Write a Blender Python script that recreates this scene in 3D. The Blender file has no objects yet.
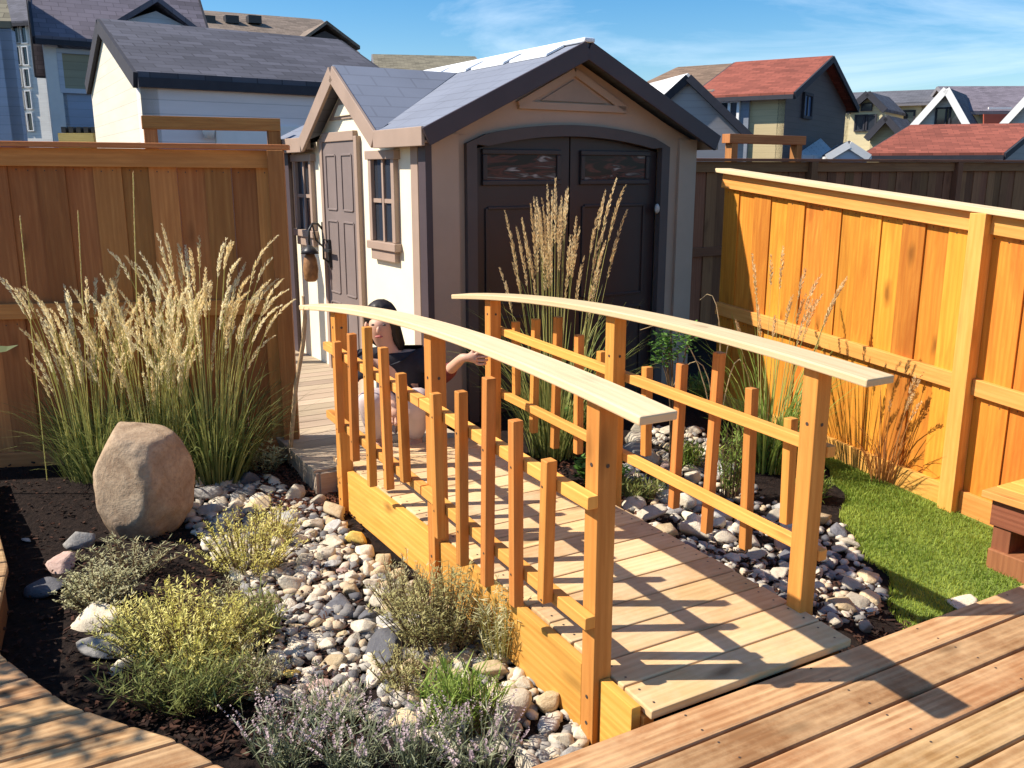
import bpy, bmesh, math, random
from mathutils import Vector, Matrix, noise
random.seed(7)
R=math.radians
sc=bpy.context.scene
col=sc.collection
V=Vector
# ------------------------------------------------------------------ camera geometry
F,Y0,H=904.,172.,1.735
TILT=math.atan((384-Y0)/F)
def ray(px,py):
    x=(px-512)/F; y=(384-py)/F
    return V((x, math.cos(TILT)+y*math.sin(TILT), -math.sin(TILT)+y*math.cos(TILT)))
def gp(px,py,z=0.):            # point of the horizontal plane z seen at a pixel
    r=ray(px,py); return r*((z-H)/r.z)+V((0,0,H))
def dp(px,py,Y):               # point at distance Y seen at a pixel
    r=ray(px,py); return r*(Y/r.y)+V((0,0,H))
AZ=.519
A=V((-math.sin(AZ),math.cos(AZ),0)); B=V((math.cos(AZ),math.sin(AZ),0)); C0=V((.077,3.712,0))
def br(u,v,z=0.): return C0+A*u+B*v+V((0,0,z))
def uv_of(p): q=V((p.x,p.y,0))-C0; return q.dot(A),q.dot(B)
def sstep(a,b,x):
    t=max(0,min(1,(x-a)/(b-a))); return t*t*(3-2*t)
def ground_z(x,y):
    u,v=uv_of(V((x,y,0)))
    uu=max(-2.2,min(2.6,u))
    return sstep(.5,1.5,v)*(-.08+.075*uu)+sstep(1.4,2.2,u)*.05*(1-sstep(.5,1.5,v))
def gg(px,py):                 # ground point under a pixel
    z=0.
    for _ in range(6):
        p=gp(px,py,z); z=ground_z(p.x,p.y)
    return V((p.x,p.y,z))

# ------------------------------------------------------------------ materials
MATS={}
class NT:
    def __init__(s,name):
        s.m=bpy.data.materials.new(name); s.m.use_nodes=True; s.t=s.m.node_tree; s.n=s.t.nodes; s.n.clear()
        s.out=s.n.new('ShaderNodeOutputMaterial'); s.b=s.n.new('ShaderNodeBsdfPrincipled'); s.l(s.b.outputs[0],s.out.inputs[0])
    def l(s,a,b): s.t.links.new(a,b)
    def add(s,t,**k):
        n=s.n.new('ShaderNode'+t)
        for a,b in k.items(): setattr(n,a,b)
        return n
    def val(s,sock,v):
        if hasattr(v,'is_output') or isinstance(v,bpy.types.NodeSocket): s.l(v,sock)
        else: sock.default_value=v
    def math(s,op,a,b=0.,c=None,clamp=False):
        n=s.add('Math',operation=op,use_clamp=clamp); s.val(n.inputs[0],a); s.val(n.inputs[1],b)
        if c is not None: s.val(n.inputs[2],c)
        return n.outputs[0]
    def mix(s,f,a,b,mode='MIX'):
        n=s.add('Mix',data_type='RGBA',blend_type=mode); s.val(n.inputs[0],f)
        for i,c in ((6,a),(7,b)): s.val(n.inputs[i],c if isinstance(c,bpy.types.NodeSocket) else (*c[:3],1))
        return n.outputs[2]
    def ramp(s,f,stops):
        n=s.add('ValToRGB'); s.val(n.inputs[0],f); e=n.color_ramp.elements
        while len(e)<len(stops): e.new(.5)
        for i,(p,c) in enumerate(stops):
            e[i].position=p; e[i].color=(*c,1) if not isinstance(c,(int,float)) else (c,c,c,1)
        return n.outputs[0]
    def noise(s,vec,scale,detail=4,rough=.55,dist=0.):
        n=s.add('TexNoise'); n.inputs['Scale'].default_value=scale; n.inputs['Detail'].default_value=detail
        n.inputs['Roughness'].default_value=rough; n.inputs['Distortion'].default_value=dist
        if vec is not None: s.l(vec,n.inputs['Vector'])
        return n.outputs[0]
    def vmul(s,vec,k):
        n=s.add('VectorMath',operation='MULTIPLY'); s.l(vec,n.inputs[0]); n.inputs[1].default_value=k; return n.outputs[0]
    def bump(s,h,strength=.3,dist=.01):
        n=s.add('Bump'); n.inputs['Strength'].default_value=strength; n.inputs['Distance'].default_value=dist
        s.l(h,n.inputs['Height']); s.l(n.outputs[0],s.b.inputs['Normal'])
    def pos(s): return s.add('NewGeometry').outputs['Position']
    def obj(s): return s.add('TexCoord').outputs['Object']
    def tone(s): return s.add('Attribute',attribute_name='tone').outputs['Fac']
    def rnd(s): return s.add('ObjectInfo').outputs['Random']
    def fin(s,colr,rough=.8,spec=.3):
        s.val(s.b.inputs['Base Color'],colr if isinstance(colr,bpy.types.NodeSocket) else (*colr,1))
        s.val(s.b.inputs['Roughness'],rough); s.b.inputs['Specular IOR Level'].default_value=spec
        MATS[s.m.name]=s.m; return s.m
def wood(name,light,dark,stain,knot=.6,rough=.72,grain=1.,stainamt=.5,tonelo=.7,grey=None):
    s=NT(name)
    uv=s.add('UVMap').outputs[0]
    g=s.noise(s.vmul(uv,(1.6,34,1)),1.,9,.70,.5)
    b=s.noise(s.vmul(uv,(1.5,9,1)),1.,7,.62,1.1)
    w=s.add('TexWave',wave_type='BANDS',bands_direction='Y'); s.l(s.vmul(uv,(.35,11,1)),w.inputs['Vector'])
    w.inputs['Scale'].default_value=1.; w.inputs['Distortion'].default_value=5.; w.inputs['Detail'].default_value=3.; w.inputs['Detail Scale'].default_value=.8
    c=s.mix(s.ramp(g,[(.3,0.),(.7,1.)]),dark,light)
    c=s.mix(s.math('MULTIPLY',s.ramp(w.outputs[1],[(.35,0.),(.95,1.)]),.45*grain),c,dark)
    c=s.mix(s.math('MULTIPLY',s.ramp(b,[(.42,0.),(.68,1.)]),stainamt),c,stain)
    t=s.math('MULTIPLY_ADD',s.tone(),1.15-tonelo,tonelo)
    comb=s.add('CombineColor'); 
    for i in range(3): s.l(t,comb.inputs[i])
    c=s.mix(1.,c,comb.outputs[0],'MULTIPLY')
    # hue drift from board to board
    hs=s.add('HueSaturation'); s.l(c,hs.inputs['Color'])
    s.l(s.math('MULTIPLY_ADD',s.math('FRACT',s.math('MULTIPLY',s.tone(),7.31)),.016,.493),hs.inputs['Hue'])
    c=hs.outputs[0]
    if grey is not None:
        gw=s.noise(s.pos(),2.6,8,.72)
        c=s.mix(s.math('MULTIPLY',s.ramp(gw,[(.42,0.),(.66,1.)]),grey[3]),c,grey[:3])
    vo=s.add('TexVoronoi'); vo.inputs['Scale'].default_value=1.
    wv=s.add('VectorMath',operation='ADD'); s.l(s.vmul(uv,(2.6,7.5,1)),wv.inputs[0])
    nz=s.add('TexNoise'); nz.inputs['Scale'].default_value=5.; s.l(uv,nz.inputs['Vector']); s.l(s.vmul(nz.outputs[1],(.25,.5,0)),wv.inputs[1]); s.l(wv.outputs[0],vo.inputs['Vector'])
    k=s.ramp(vo.outputs[0],[(.06,1.),(.12,.6),(.24,0.)])
    pick=s.math('GREATER_THAN',s.add('SeparateColor').outputs[0],.42)
    sepn=pick.node.inputs[0].links[0].from_node; s.l(vo.outputs['Color'],sepn.inputs[0])
    k=s.math('MULTIPLY',s.math('MULTIPLY',k,pick),knot)
    c=s.mix(k,c,tuple(x*.28 for x in dark))
    s.bump(s.math('ADD',g,s.math('MULTIPLY',w.outputs[1],.4)),.35*grain,.004)
    return s.fin(c,s.math('MULTIPLY_ADD',g,.25,rough-.12),.25)
M={}
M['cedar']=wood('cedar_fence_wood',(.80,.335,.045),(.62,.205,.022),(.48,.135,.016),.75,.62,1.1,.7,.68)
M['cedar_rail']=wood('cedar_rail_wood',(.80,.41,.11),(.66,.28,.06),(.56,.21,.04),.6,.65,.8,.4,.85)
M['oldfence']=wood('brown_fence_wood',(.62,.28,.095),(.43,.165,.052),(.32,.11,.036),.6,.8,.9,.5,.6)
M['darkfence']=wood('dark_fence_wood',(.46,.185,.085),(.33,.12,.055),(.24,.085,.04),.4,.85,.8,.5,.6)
M['post']=wood('bridge_post_wood',(.70,.315,.08),(.52,.20,.042),(.42,.15,.032),.7,.6,1.,.5,.82)
M['rail']=wood('handrail_wood',(.74,.575,.36),(.62,.43,.24),(.64,.44,.25),.35,.62,.7,.4,.88)
M['bdeck']=wood('bridge_deck_wood',(.76,.54,.28),(.56,.35,.165),(.52,.31,.14),.8,.75,1.2,.6,.76,(.70,.57,.38,.5))
M['deck']=wood('patio_deck_wood',(.64,.405,.195),(.27,.135,.052),(.30,.145,.055),1.,.6,1.7,.95,.74,(.72,.50,.27,.5))
M['stringer']=wood('stringer_wood',(.80,.43,.11),(.64,.29,.05),(.54,.215,.035),.9,.62,1.1,.5,.8)
M['walk']=wood('boardwalk_wood',(.50,.40,.29),(.36,.27,.19),(.32,.25,.18),.3,.8,.8,.4,.8)
M['endwood']=wood('cut_end_wood',(.20,.09,.03),(.12,.05,.02),(.10,.04,.02),0,.8,.6,.3,.8)
M['redwood']=wood('red_brown_wood',(.34,.13,.06),(.22,.075,.035),(.18,.06,.03),.4,.7,1.,.4,.8)

def plain(name,c,rough=.8,var=.12,scale=6.,spec=.3,bump=0.):
    s=NT(name); n=s.noise(s.obj(),scale,5,.6)
    k=s.mix(s.ramp(n,[(.3,0.),(.7,1.)]),tuple(x*(1-var) for x in c),tuple(min(1,x*(1+var)) for x in c))
    if bump: s.bump(n,bump,.01)
    return s.fin(k,rough,spec)
def siding(name,c,pitch=.16,vertical=False):
    s=NT(name); p=s.add('SeparateXYZ'); s.l(s.pos(),p.inputs[0])
    f=s.math('FRACT',s.math('DIVIDE',p.outputs[2],pitch))
    n=s.noise(s.vmul(s.pos(),(.4,.4,3)),2.,4)
    k=s.mix(s.ramp(n,[(.3,0.),(.7,1.)]),tuple(x*.9 for x in c),tuple(min(1,x*1.06) for x in c))
    k=s.mix(s.ramp(f,[(0.,1.),(.07,.0)]),k,tuple(x*.55 for x in c))
    s.bump(f,.5,.02); return s.fin(k,.7,.3)
def shingle(name,c,pitch=.16,var=.35,mort=.4):
    s=NT(name); uv=s.add('UVMap').outputs[0]
    b=s.add('TexBrick'); s.l(uv,b.inputs['Vector']); b.inputs['Scale'].default_value=1.; b.inputs['Brick Width'].default_value=.32; b.inputs['Row Height'].default_value=pitch
    b.inputs['Mortar Size'].default_value=.008; b.inputs['Color1'].default_value=(*[x*(1-var) for x in c],1); b.inputs['Color2'].default_value=(*[min(1,x*(1+var)) for x in c],1); b.inputs['Mortar'].default_value=(*[x*mort for x in c],1)
    n=s.noise(s.pos(),14.,5,.7); k=s.mix(s.math('MULTIPLY',n,.5),b.outputs[0],tuple(x*.7 for x in c))
    n2=s.noise(s.pos(),.8,3); k=s.mix(s.ramp(n2,[(.4,0.),(.7,.35)]),k,tuple(min(1,x*1.5) for x in c))
    s.bump(b.outputs[1],-.4,.02); return s.fin(k,.85,.25)
def rockm(name,c1,c2,c3,k_=1.):
    s=NT(name); o=s.vmul(s.obj(),(k_,k_,k_))
    n=s.noise(o,3.,6,.65,.6); n2=s.noise(o,22.,4,.7); 
    k=s.mix(s.ramp(n,[(.3,0.),(.7,1.)]),c1,c2); k=s.mix(s.math('MULTIPLY',s.ramp(n2,[(.45,0.),(.75,1.)]),.55),k,c3)
    comb=s.add('CombineColor'); t=s.math('MULTIPLY_ADD',s.rnd(),.55,.70)
    for i in range(3): s.l(t,comb.inputs[i])
    k=s.mix(1.,k,comb.outputs[0],'MULTIPLY')
    s.bump(s.math('ADD',n,s.math('MULTIPLY',n2,.35)),.5,.02); return s.fin(k,.8,.3)
def leaf(name,c1,c2,rough=.6,trans=.35):
    s=NT(name); t=s.tone(); k=s.mix(t,c1,c2); s.fin(k,rough,.25)
    tr=s.add('BsdfTranslucent'); s.l(k,tr.inputs[0]); mx=s.add('MixShader'); mx.inputs[0].default_value=trans
    s.l(s.b.outputs[0],mx.inputs[1]); s.l(tr.outputs[0],mx.inputs[2]); s.l(mx.outputs[0],s.out.inputs[0]); return s.m
M['rock_pale']=rockm('pale_stone',(.50,.44,.335),(.68,.60,.46),(.30,.26,.20))
M['rock_grey']=rockm('grey_stone',(.34,.325,.30),(.52,.50,.46),(.20,.19,.18))
M['rock_tan']=rockm('tan_stone',(.52,.39,.22),(.66,.53,.34),(.32,.22,.12))
M['rock_dark']=rockm('dark_stone',(.11,.11,.125),(.19,.19,.20),(.06,.06,.07))
M['rock_pink']=rockm('pink_stone',(.42,.27,.22),(.54,.40,.34),(.30,.18,.14))
M['rock_yellow']=rockm('yellow_stone',(.70,.48,.10),(.80,.60,.18),(.50,.32,.08))
M['boulder']=rockm('boulder_stone',(.27,.175,.105),(.52,.39,.26),(.18,.115,.075),2.6)
M['reed']=leaf('reed_blade',(.14,.20,.05),(.46,.46,.14))
M['reed_dark']=leaf('dark_reed_blade',(.06,.10,.025),(.34,.36,.12))
M['straw']=leaf('straw_stem',(.44,.44,.12),(.72,.66,.26))
M['seed']=leaf('seed_head',(.84,.68,.36),(.97,.90,.62),.9,.4)
M['dry']=leaf('dry_reed',(.40,.18,.06),(.62,.34,.12))
M['dryseed']=leaf('dry_seed_head',(.60,.42,.20),(.82,.64,.36),.9,.35)
M['yleaf']=leaf('yellow_green_leaf',(.50,.47,.08),(.98,.90,.34))
M['gleaf']=leaf('grey_green_leaf',(.32,.33,.17),(.66,.62,.36))
M['oleaf']=leaf('olive_leaf',(.22,.22,.08),(.55,.50,.22))
M['dgrass']=leaf('dark_green_leaf',(.09,.12,.03),(.34,.36,.11))
M['ggrass']=leaf('fresh_green_leaf',(.12,.22,.03),(.36,.45,.10))
M['lav']=leaf('lavender_leaf',(.20,.24,.13),(.44,.46,.30))
M['lavf']=leaf('lavender_flower',(.34,.25,.27),(.62,.50,.48),.9,.2)
M['shrub']=leaf('shrub_leaf',(.05,.13,.02),(.18,.34,.07))
M['stem']=plain('brown_stem',(.16,.10,.05))
M['lawnblade']=leaf('lawn_blade',(.13,.22,.02),(.42,.50,.09),.6,.4)
M['bark']=leaf('bark_chip',(.022,.013,.010),(.16,.06,.032),.9,.0)
M['resin_cream']=plain('cream_resin',(.84,.77,.58),.6,.05,3.)
M['resin_front']=plain('taupe_resin',(.44,.305,.225),.6,.06,3.)
M['resin_trim']=plain('brown_resin_trim',(.36,.26,.20),.6,.08,4.)
M['resin_door']=plain('grey_brown_door',(.21,.165,.15),.55,.08,4.)
M['resin_dark']=plain('dark_brown_resin',(.030,.021,.023),.45,.12,4.,.4)
M['resin_surround']=plain('dark_taupe_resin',(.085,.065,.062),.55,.1,4.)
M['resin_corner']=plain('dark_corner_resin',(.07,.05,.055),.5,.1,4.)
M['shed_roof']=shingle('shed_roof_shingle',(.185,.205,.255),.14,.03,.72)
M['white']=plain('white_paint',(.80,.79,.76),.6,.04)
M['black']=plain('black_metal',(.02,.02,.022),.45,.1,8.,.5)
M['screw']=plain('screw_metal',(.05,.04,.035),.5,.1,30.,.4)
M['skylight']=plain('white_skylight',(.84,.86,.88),.3,.03)
def glassm(name,c,rough=.06):
    s=NT(name); s.fin(c,rough,.6); return s.m
M['glass']=glassm('window_glass',(.03,.035,.045))
M['glassblue']=glassm('blue_window_glass',(.10,.17,.32),.1)
# reflections in the door lites, painted as red and pale colour streaks
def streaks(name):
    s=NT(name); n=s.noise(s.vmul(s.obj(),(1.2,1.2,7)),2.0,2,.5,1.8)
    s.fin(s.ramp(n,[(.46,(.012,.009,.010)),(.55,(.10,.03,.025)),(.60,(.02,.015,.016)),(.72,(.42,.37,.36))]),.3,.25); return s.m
M['lite']=streaks('painted_reflection_glass')

# ------------------------------------------------------------------ mesh builder
LOC={}
class MB:
    def __init__(s): s.v=[];s.f=[];s.uv=[];s.t=[];s.sm=[];s.sc=[]
    def face(s,ids,uvs,tone=.5,smooth=False): s.f.append(ids);s.uv.append(uvs);s.t.append(tone);s.sm.append(smooth)
    def box(s,c,ax,ay,az,tone=None):          # full-length axis vectors, ax = grain
        if ax.cross(ay).dot(az)<0: ay=-ay
        tone=random.random() if tone is None else tone
        i=len(s.v); L,W,T=ax.length,ay.length,az.length; o=(random.uniform(0,40),random.uniform(0,40))
        cs=[]
        for a in (-.5,.5):
            for b in (-.5,.5):
                for d in (-.5,.5): s.v.append(c+ax*a+ay*b+az*d); cs.append((a*L,b*W,d*T))
        def fc(ids,k1,k2,off): s.face([i+j for j in ids],[(cs[j][k1]+o[0],cs[j][k2]+o[1]+off) for j in ids],tone)
        fc((0,1,3,2),2,1,9); fc((4,6,7,5),2,1,9)
        fc((0,4,5,1),0,2,3); fc((2,3,7,6),0,2,5)
        fc((0,2,6,4),0,1,0); fc((1,5,7,3),0,1,1)
        return s
    def screw(s,p,n,r=.0042):                 # small dark screw head let into the surface
        n=n.normalized(); a=n.orthogonal().normalized(); b=n.cross(a); i=len(s.v)
        s.v+=[p+n*.0012+a*(r*math.cos(k*1.0472))+b*(r*math.sin(k*1.0472)) for k in range(6)]; s.sc.append(len(s.f)); s.face(list(range(i,i+6)),[(0,0)]*6,.5); return s
    def bar(s,p0,p1,w,h,side,tone=None):
        ax=p1-p0; side=side-ax*(side.dot(ax)/ax.length_squared); side.normalize(); up=ax.normalized().cross(side)
        return s.box((p0+p1)/2,ax,side*w,up*h,tone)
    def sweep(s,pts,side,w,h,tone=None,up=None):
        tone=random.random() if tone is None else tone
        n=len(pts); i0=len(s.v); o=(random.uniform(0,40),random.uniform(0,40)); side=side.normalized(); arc=0; ar=[]
        for k,p in enumerate(pts):
            if k: arc+=(p-pts[k-1]).length
            ar.append(arc)
            d=(pts[min(k+1,n-1)]-pts[max(k-1,0)]).normalized(); u=up or side.cross(d).normalized()
            for a,b in ((-.5,-.5),(.5,-.5),(.5,.5),(-.5,.5)): s.v.append(p+side*(w*a)+u*(h*b))
        per=[0,w,w+h,2*w+h]
        for k in range(n-1):
            for e in range(4):
                e2=(e+1)%4; a=i0+k*4+e;b=i0+k*4+e2;c=i0+(k+1)*4+e2;d=i0+(k+1)*4+e
                l=(w,h,w,h)[e]
                s.face([a,b,c,d],[(ar[k]+o[0],per[e]+o[1]),(ar[k]+o[0],per[e]+l+o[1]),(ar[k+1]+o[0],per[e]+l+o[1]),(ar[k+1]+o[0],per[e]+o[1])],tone)
        s.face([i0+3,i0+2,i0+1,i0],[(0,0),(w,0),(w,h),(0,h)],tone)
        j=i0+(n-1)*4; s.face([j,j+1,j+2,j+3],[(0,0),(w,0),(w,h),(0,h)],tone)
        return s
    def tube(s,pts,rads,n=8,tone=None,caps=True):
        tone=random.random() if tone is None else tone
        i0=len(s.v); m=len(pts); arc=0
        for k,p in enumerate(pts):
            d=(pts[min(k+1,m-1)]-pts[max(k-1,0)]).normalized()
            a=d.orthogonal().normalized() if k==0 else (a-d*a.dot(d)).normalized()
            b=d.cross(a); r=rads[k] if hasattr(rads,'__len__') else rads
            for j in range(n):
                th=2*math.pi*j/n; s.v.append(p+a*(math.cos(th)*r)+b*(math.sin(th)*r))
        for k in range(m-1):
            for j in range(n):
                j2=(j+1)%n; s.face([i0+k*n+j,i0+k*n+j2,i0+(k+1)*n+j2,i0+(k+1)*n+j],[(k*.1,j/n),(k*.1,(j+1)/n),(k*.1+.1,(j+1)/n),(k*.1+.1,j/n)],tone,True)
        if caps:
            s.face([i0+j for j in reversed(range(n))],[(0,0)]*n,tone); s.face([i0+(m-1)*n+j for j in range(n)],[(0,0)]*n,tone)
        return s
    def poly(s,pts,d,tone=None,g=None):        # extrude planar polygon by vector d; g = grain direction
        tone=random.random() if tone is None else tone
        i0=len(s.v); n=len(pts); o=(random.uniform(0,40),random.uniform(0,40))
        nrm=sum(((pts[k]-pts[0]).cross(pts[(k+1)%n]-pts[0]) for k in range(1,n)),V((0,0,0)))
        if nrm.dot(d)>0: pts=list(reversed(pts)); nrm=-nrm
        g=(g or (pts[1]-pts[0])).normalized(); h=nrm.normalized().cross(g)
        q=[(p.dot(g)+o[0],p.dot(h)+o[1]) for p in pts]
        s.v+= [p.copy() for p in pts]+[p+d for p in pts]
        s.face(list(range(i0,i0+n)),q,tone); s.face([i0+n+k for k in reversed(range(n))],list(reversed(q)),tone)
        for k in range(n):
            k2=(k+1)%n; l=(pts[k2]-pts[k]).length; t=d.length
            s.face([i0+k2,i0+k,i0+n+k,i0+n+k2],[(0+o[0],0),(l+o[0],0),(l+o[0],t),(0+o[0],t)],tone)
        return s
    def strip(s,pts,ws,side,tone=.5):          # thin leaf blade
        i0=len(s.v)
        for p,w in zip(pts,ws): s.v+= [p-side*(w/2),p+side*(w/2)]
        for k in range(len(pts)-1): s.face([i0+2*k,i0+2*k+1,i0+2*k+3,i0+2*k+2],[(k,0),(k,1),(k+1,1),(k+1,0)],tone)
        return s
    def leafq(s,p,d,n,l,w,tone=.5):
        sd=d.cross(n).normalized()*w/2; i0=len(s.v)
        s.v+= [p,p+d*(l*.5)+sd,p+d*l,p+d*(l*.5)-sd]
        s.face([i0,i0+1,i0+2,i0+3],[(0,.5),(.5,1),(1,.5),(.5,0)],tone); return s
    def ico(s,c,r,sub=2,tone=None,rot=None,amp=0.):
        bm=bmesh.new(); bmesh.ops.create_icosphere(bm,subdivisions=sub,radius=1.); i0=len(s.v); off=V([random.uniform(0,50) for _ in range(3)])
        tone=random.random() if tone is None else tone
        for v in bm.verts:
            p=v.co*(1+amp*noise.noise(v.co*1.3+off)); p=V((p.x*r[0],p.y*r[1],p.z*r[2])) if hasattr(r,'__len__') else p*r
            if rot: p=rot@p
            s.v.append(c+p)
        for f in bm.faces: s.face([i0+v.index for v in f.verts],[(0,0)]*len(f.verts),tone,True)
        bm.free(); return s
    def build(s,name,mat,parent=None,bevel=0.,loc=None):
        me=bpy.data.meshes.new(name)
        org=LOC[parent] if parent is not None else (loc if loc is not None else V((0,0,0)))
        me.from_pydata([tuple(v-org) for v in s.v],[],s.f)
        ul=me.uv_layers.new(name='UVMap'); at=me.attributes.new('tone','FLOAT','FACE')
        flat=[c for f in s.uv for p in f for c in p]; ul.data.foreach_set('uv',flat)
        at.data.foreach_set('value',s.t); me.polygons.foreach_set('use_smooth',s.sm)
        if s.sc:
            mi=[0]*len(s.f)
            for k in s.sc: mi[k]=1
            me.polygons.foreach_set('material_index',mi)
        me.update()
        o=bpy.data.objects.new(name,me); col.objects.link(o); me.materials.append(mat)
        if s.sc: me.materials.append(M['screw'])
        if parent is not None: o.parent=parent
        else: o.location=org
        LOC[o]=org.copy()
        if bevel:
            b=o.modifiers.new('bevel','BEVEL'); b.width=bevel; b.segments=2; b.limit_method='ANGLE'; b.angle_limit=R(40)
        return o
def tag(o,label,cat,group=None,kind=None):
    if label: o['label']=label
    if cat: o['category']=cat
    if group: o['group']=group
    if kind: o['kind']=kind
    return o
def thing(name,label,cat,loc,group=None):
    o=bpy.data.objects.new(name,None); o.empty_display_size=.1; col.objects.link(o); o.location=loc; LOC[o]=V(loc); return tag(o,label,cat,group)
Z=V((0,0,1))
def rv(a,b): return random.uniform(a,b)

# ------------------------------------------------------------------ ground
def ground():
    bm=MB(); 
    xs=[-400,-150,-60,-25,-12,-7]+[-5+.25*i for i in range(45)]+[8,12,25,60,150,400]; ys=[-60,-20,-8,-3]+[-1+.25*i for i in range(44)]+[12,16,25,50,100,200,600]
    for y in ys:
        for x in xs:
            z=ground_z(x,y)
            d=max(0,-z-.02)
            bm.v.append(V((x,y,z-.004-(.35 if abs(x)>12 or y>14 else 0)*0)))
    n=len(xs)
    for j in range(len(ys)-1):
        for i in range(n-1): bm.face([j*n+i,j*n+i+1,(j+1)*n+i+1,(j+1)*n+i],[(0,0)]*4,.5,True)
    s=NT('dark_mulch_soil'); p=s.pos(); a=s.noise(p,30.,6,.7); b=s.noise(p,2.5,4); 
    k=s.ramp(a,[(.3,(.008,.006,.006)),(.6,(.03,.02,.016)),(.8,(.075,.045,.03))]); k=s.mix(s.math('MULTIPLY',b,.4),k,(.022,.018,.018))
    s.bump(a,.9,.03); m=s.fin(k,.95,.1)
    tag(bm.build('ground',m),None,None,kind='structure')
ground()
# lawn sheet, 4 mm above the soil
def in_poly(x,y,P):
    r=False;j=len(P)-1
    for i in range(len(P)):
        if (P[i][1]>y)!=(P[j][1]>y) and x<(P[j][0]-P[i][0])*(y-P[i][1])/(P[j][1]-P[i][1])+P[i][0]: r=not r
        j=i
    return r
def lawn_left(u): return max(1.12,min(2.5,1.95+.8*(u+.12)))+.05*math.sin(u*7.)+.03*math.sin(u*17.)
bm=MB(); us=[-1.9+.1*i for i in range(26)]; N=10
for u in us:
    a=lawn_left(u)
    for k in range(N):
        v=a+(2.62-a)*k/(N-1); p=br(u,v); bm.v.append(V((p.x,p.y,ground_z(p.x,p.y)+.012)))
for j in range(len(us)-1):
    for i in range(N-1): bm.face([j*N+i,j*N+i+1,(j+1)*N+i+1,(j+1)*N+i][::-1],[(0,0)]*4,.5,True)
s=NT('lawn_green'); n=s.noise(s.pos(),9.,5,.6); n2=s.noise(s.pos(),90.,3)
k=s.mix(n,(.09,.16,.02),(.22,.32,.05)); k=s.mix(s.math('MULTIPLY',n2,.5),k,(.22,.22,.07)); s.bump(n2,.8,.02)
tag(bm.build('lawn',s.fin(k,.9,.2)),None,None,kind='structure')
bm=MB()
for _ in range(26000):
    u=rv(-1.42,.62); a=lawn_left(u); v=a-.03+(2.56-a)*random.random(); p=br(u,v); p.z=ground_z(p.x,p.y)+.006
    h=rv(.010,.032)*(1.25 if random.random()<.1 else 1); th=rv(0,6.3); l=V((math.cos(th),math.sin(th),0)); d=V((rv(-1,1),rv(-1,1),0))*h*.5
    pt=.5+.6*noise.noise(V((u*4,v*4,0)))+rv(-.3,.3)+(.5 if random.random()<.06 else 0)
    bm.strip([p,p+Z*h*.6+d*.4,p+Z*h+d],[.005,.004,.0008],l,max(0,min(1,pt)))
tag(bm.build('grass',M['lawnblade']),'short mown grass of the small lawn between bridge and cedar fence','grass',kind='stuff')

# ------------------------------------------------------------------ big deck with curved edge
DZ=.2
CURVE=[(2.4,-2.10),(1.6,-2.06),(1.107,-2.017),(.74,-1.995),(.408,-2.028),(.2,-2.05),(-.022,-2.034),(-.21,-1.963),(-.45,-1.864),(-.603,-1.758),(-.777,-1.625),(-.989,-1.525),(-1.2,-1.36),(-1.36,-1.12),(-1.40,-.9)]
def cv(u):
    for (u0,v0),(u1,v1) in zip(CURVE,CURVE[1:]):
        if u<=u0 and u>=u1: return v0+(v1-v0)*(u0-u)/(u0-u1)
    return CURVE[0][1] if u>2 else CURVE[-1][1]
bm=MB(); pitch=.1445
k=0
while True:
    u1=-1.382-k*pitch; u0=u1-pitch+.010
    if u0<-4.2: break
    off=rv(-1,1)
    for a,b in ((-4.5,4.2),):
        bm.poly([br(u0,a,DZ),br(u0,b,DZ),br(u1,b,DZ),br(u1,a,DZ)],V((0,0,-.034)),None,B)
        for j in range(-4,6):
            for q in (.03,.108): bm.screw(br(u0+q,j*.52+.2+rv(-.008,.008),DZ),Z)
    k+=1
k=0
while True:                                     # boards left of the curved edge
    u0=-1.382+k*pitch+.005; u1=u0+pitch-.010
    if u0>2.3: break
    e=[br(u0+(u1-u0)*i/6,cv(u0+(u1-u0)*i/6),DZ) for i in range(7)]
    bm.poly([br(u0,-4.5,DZ)]+e+[br(u1,-4.5,DZ)],V((0,0,-.034)),None,B); k+=1
deck=thing('wooden_deck',None,None,br(-1.6,0,0)); deck['kind']='structure'
bm.build('deck_board',M['deck'],deck,.009)
bm=MB(); cpts=[br(u,v-.03 if i<len(CURVE)-1 else v,DZ-.034-.075) for i,(u,v) in enumerate(CURVE)]
cp2=[]
for a,b in zip(cpts,cpts[1:]): cp2+= [a,(a+b)/2]
i0=len(bm.v)
for a,b in zip(cpts,cpts[1:]):
    d=(b-a).normalized(); nn=d.cross(Z); bm.box((a+b)/2-V((0,0,.02)),b-a,nn*.02,Z*.17)
bm.box(br(-1.415,1.5,.07),B*5,A*.03,Z*.18)
bm.build('deck_fascia',M['endwood'],deck)

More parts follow.
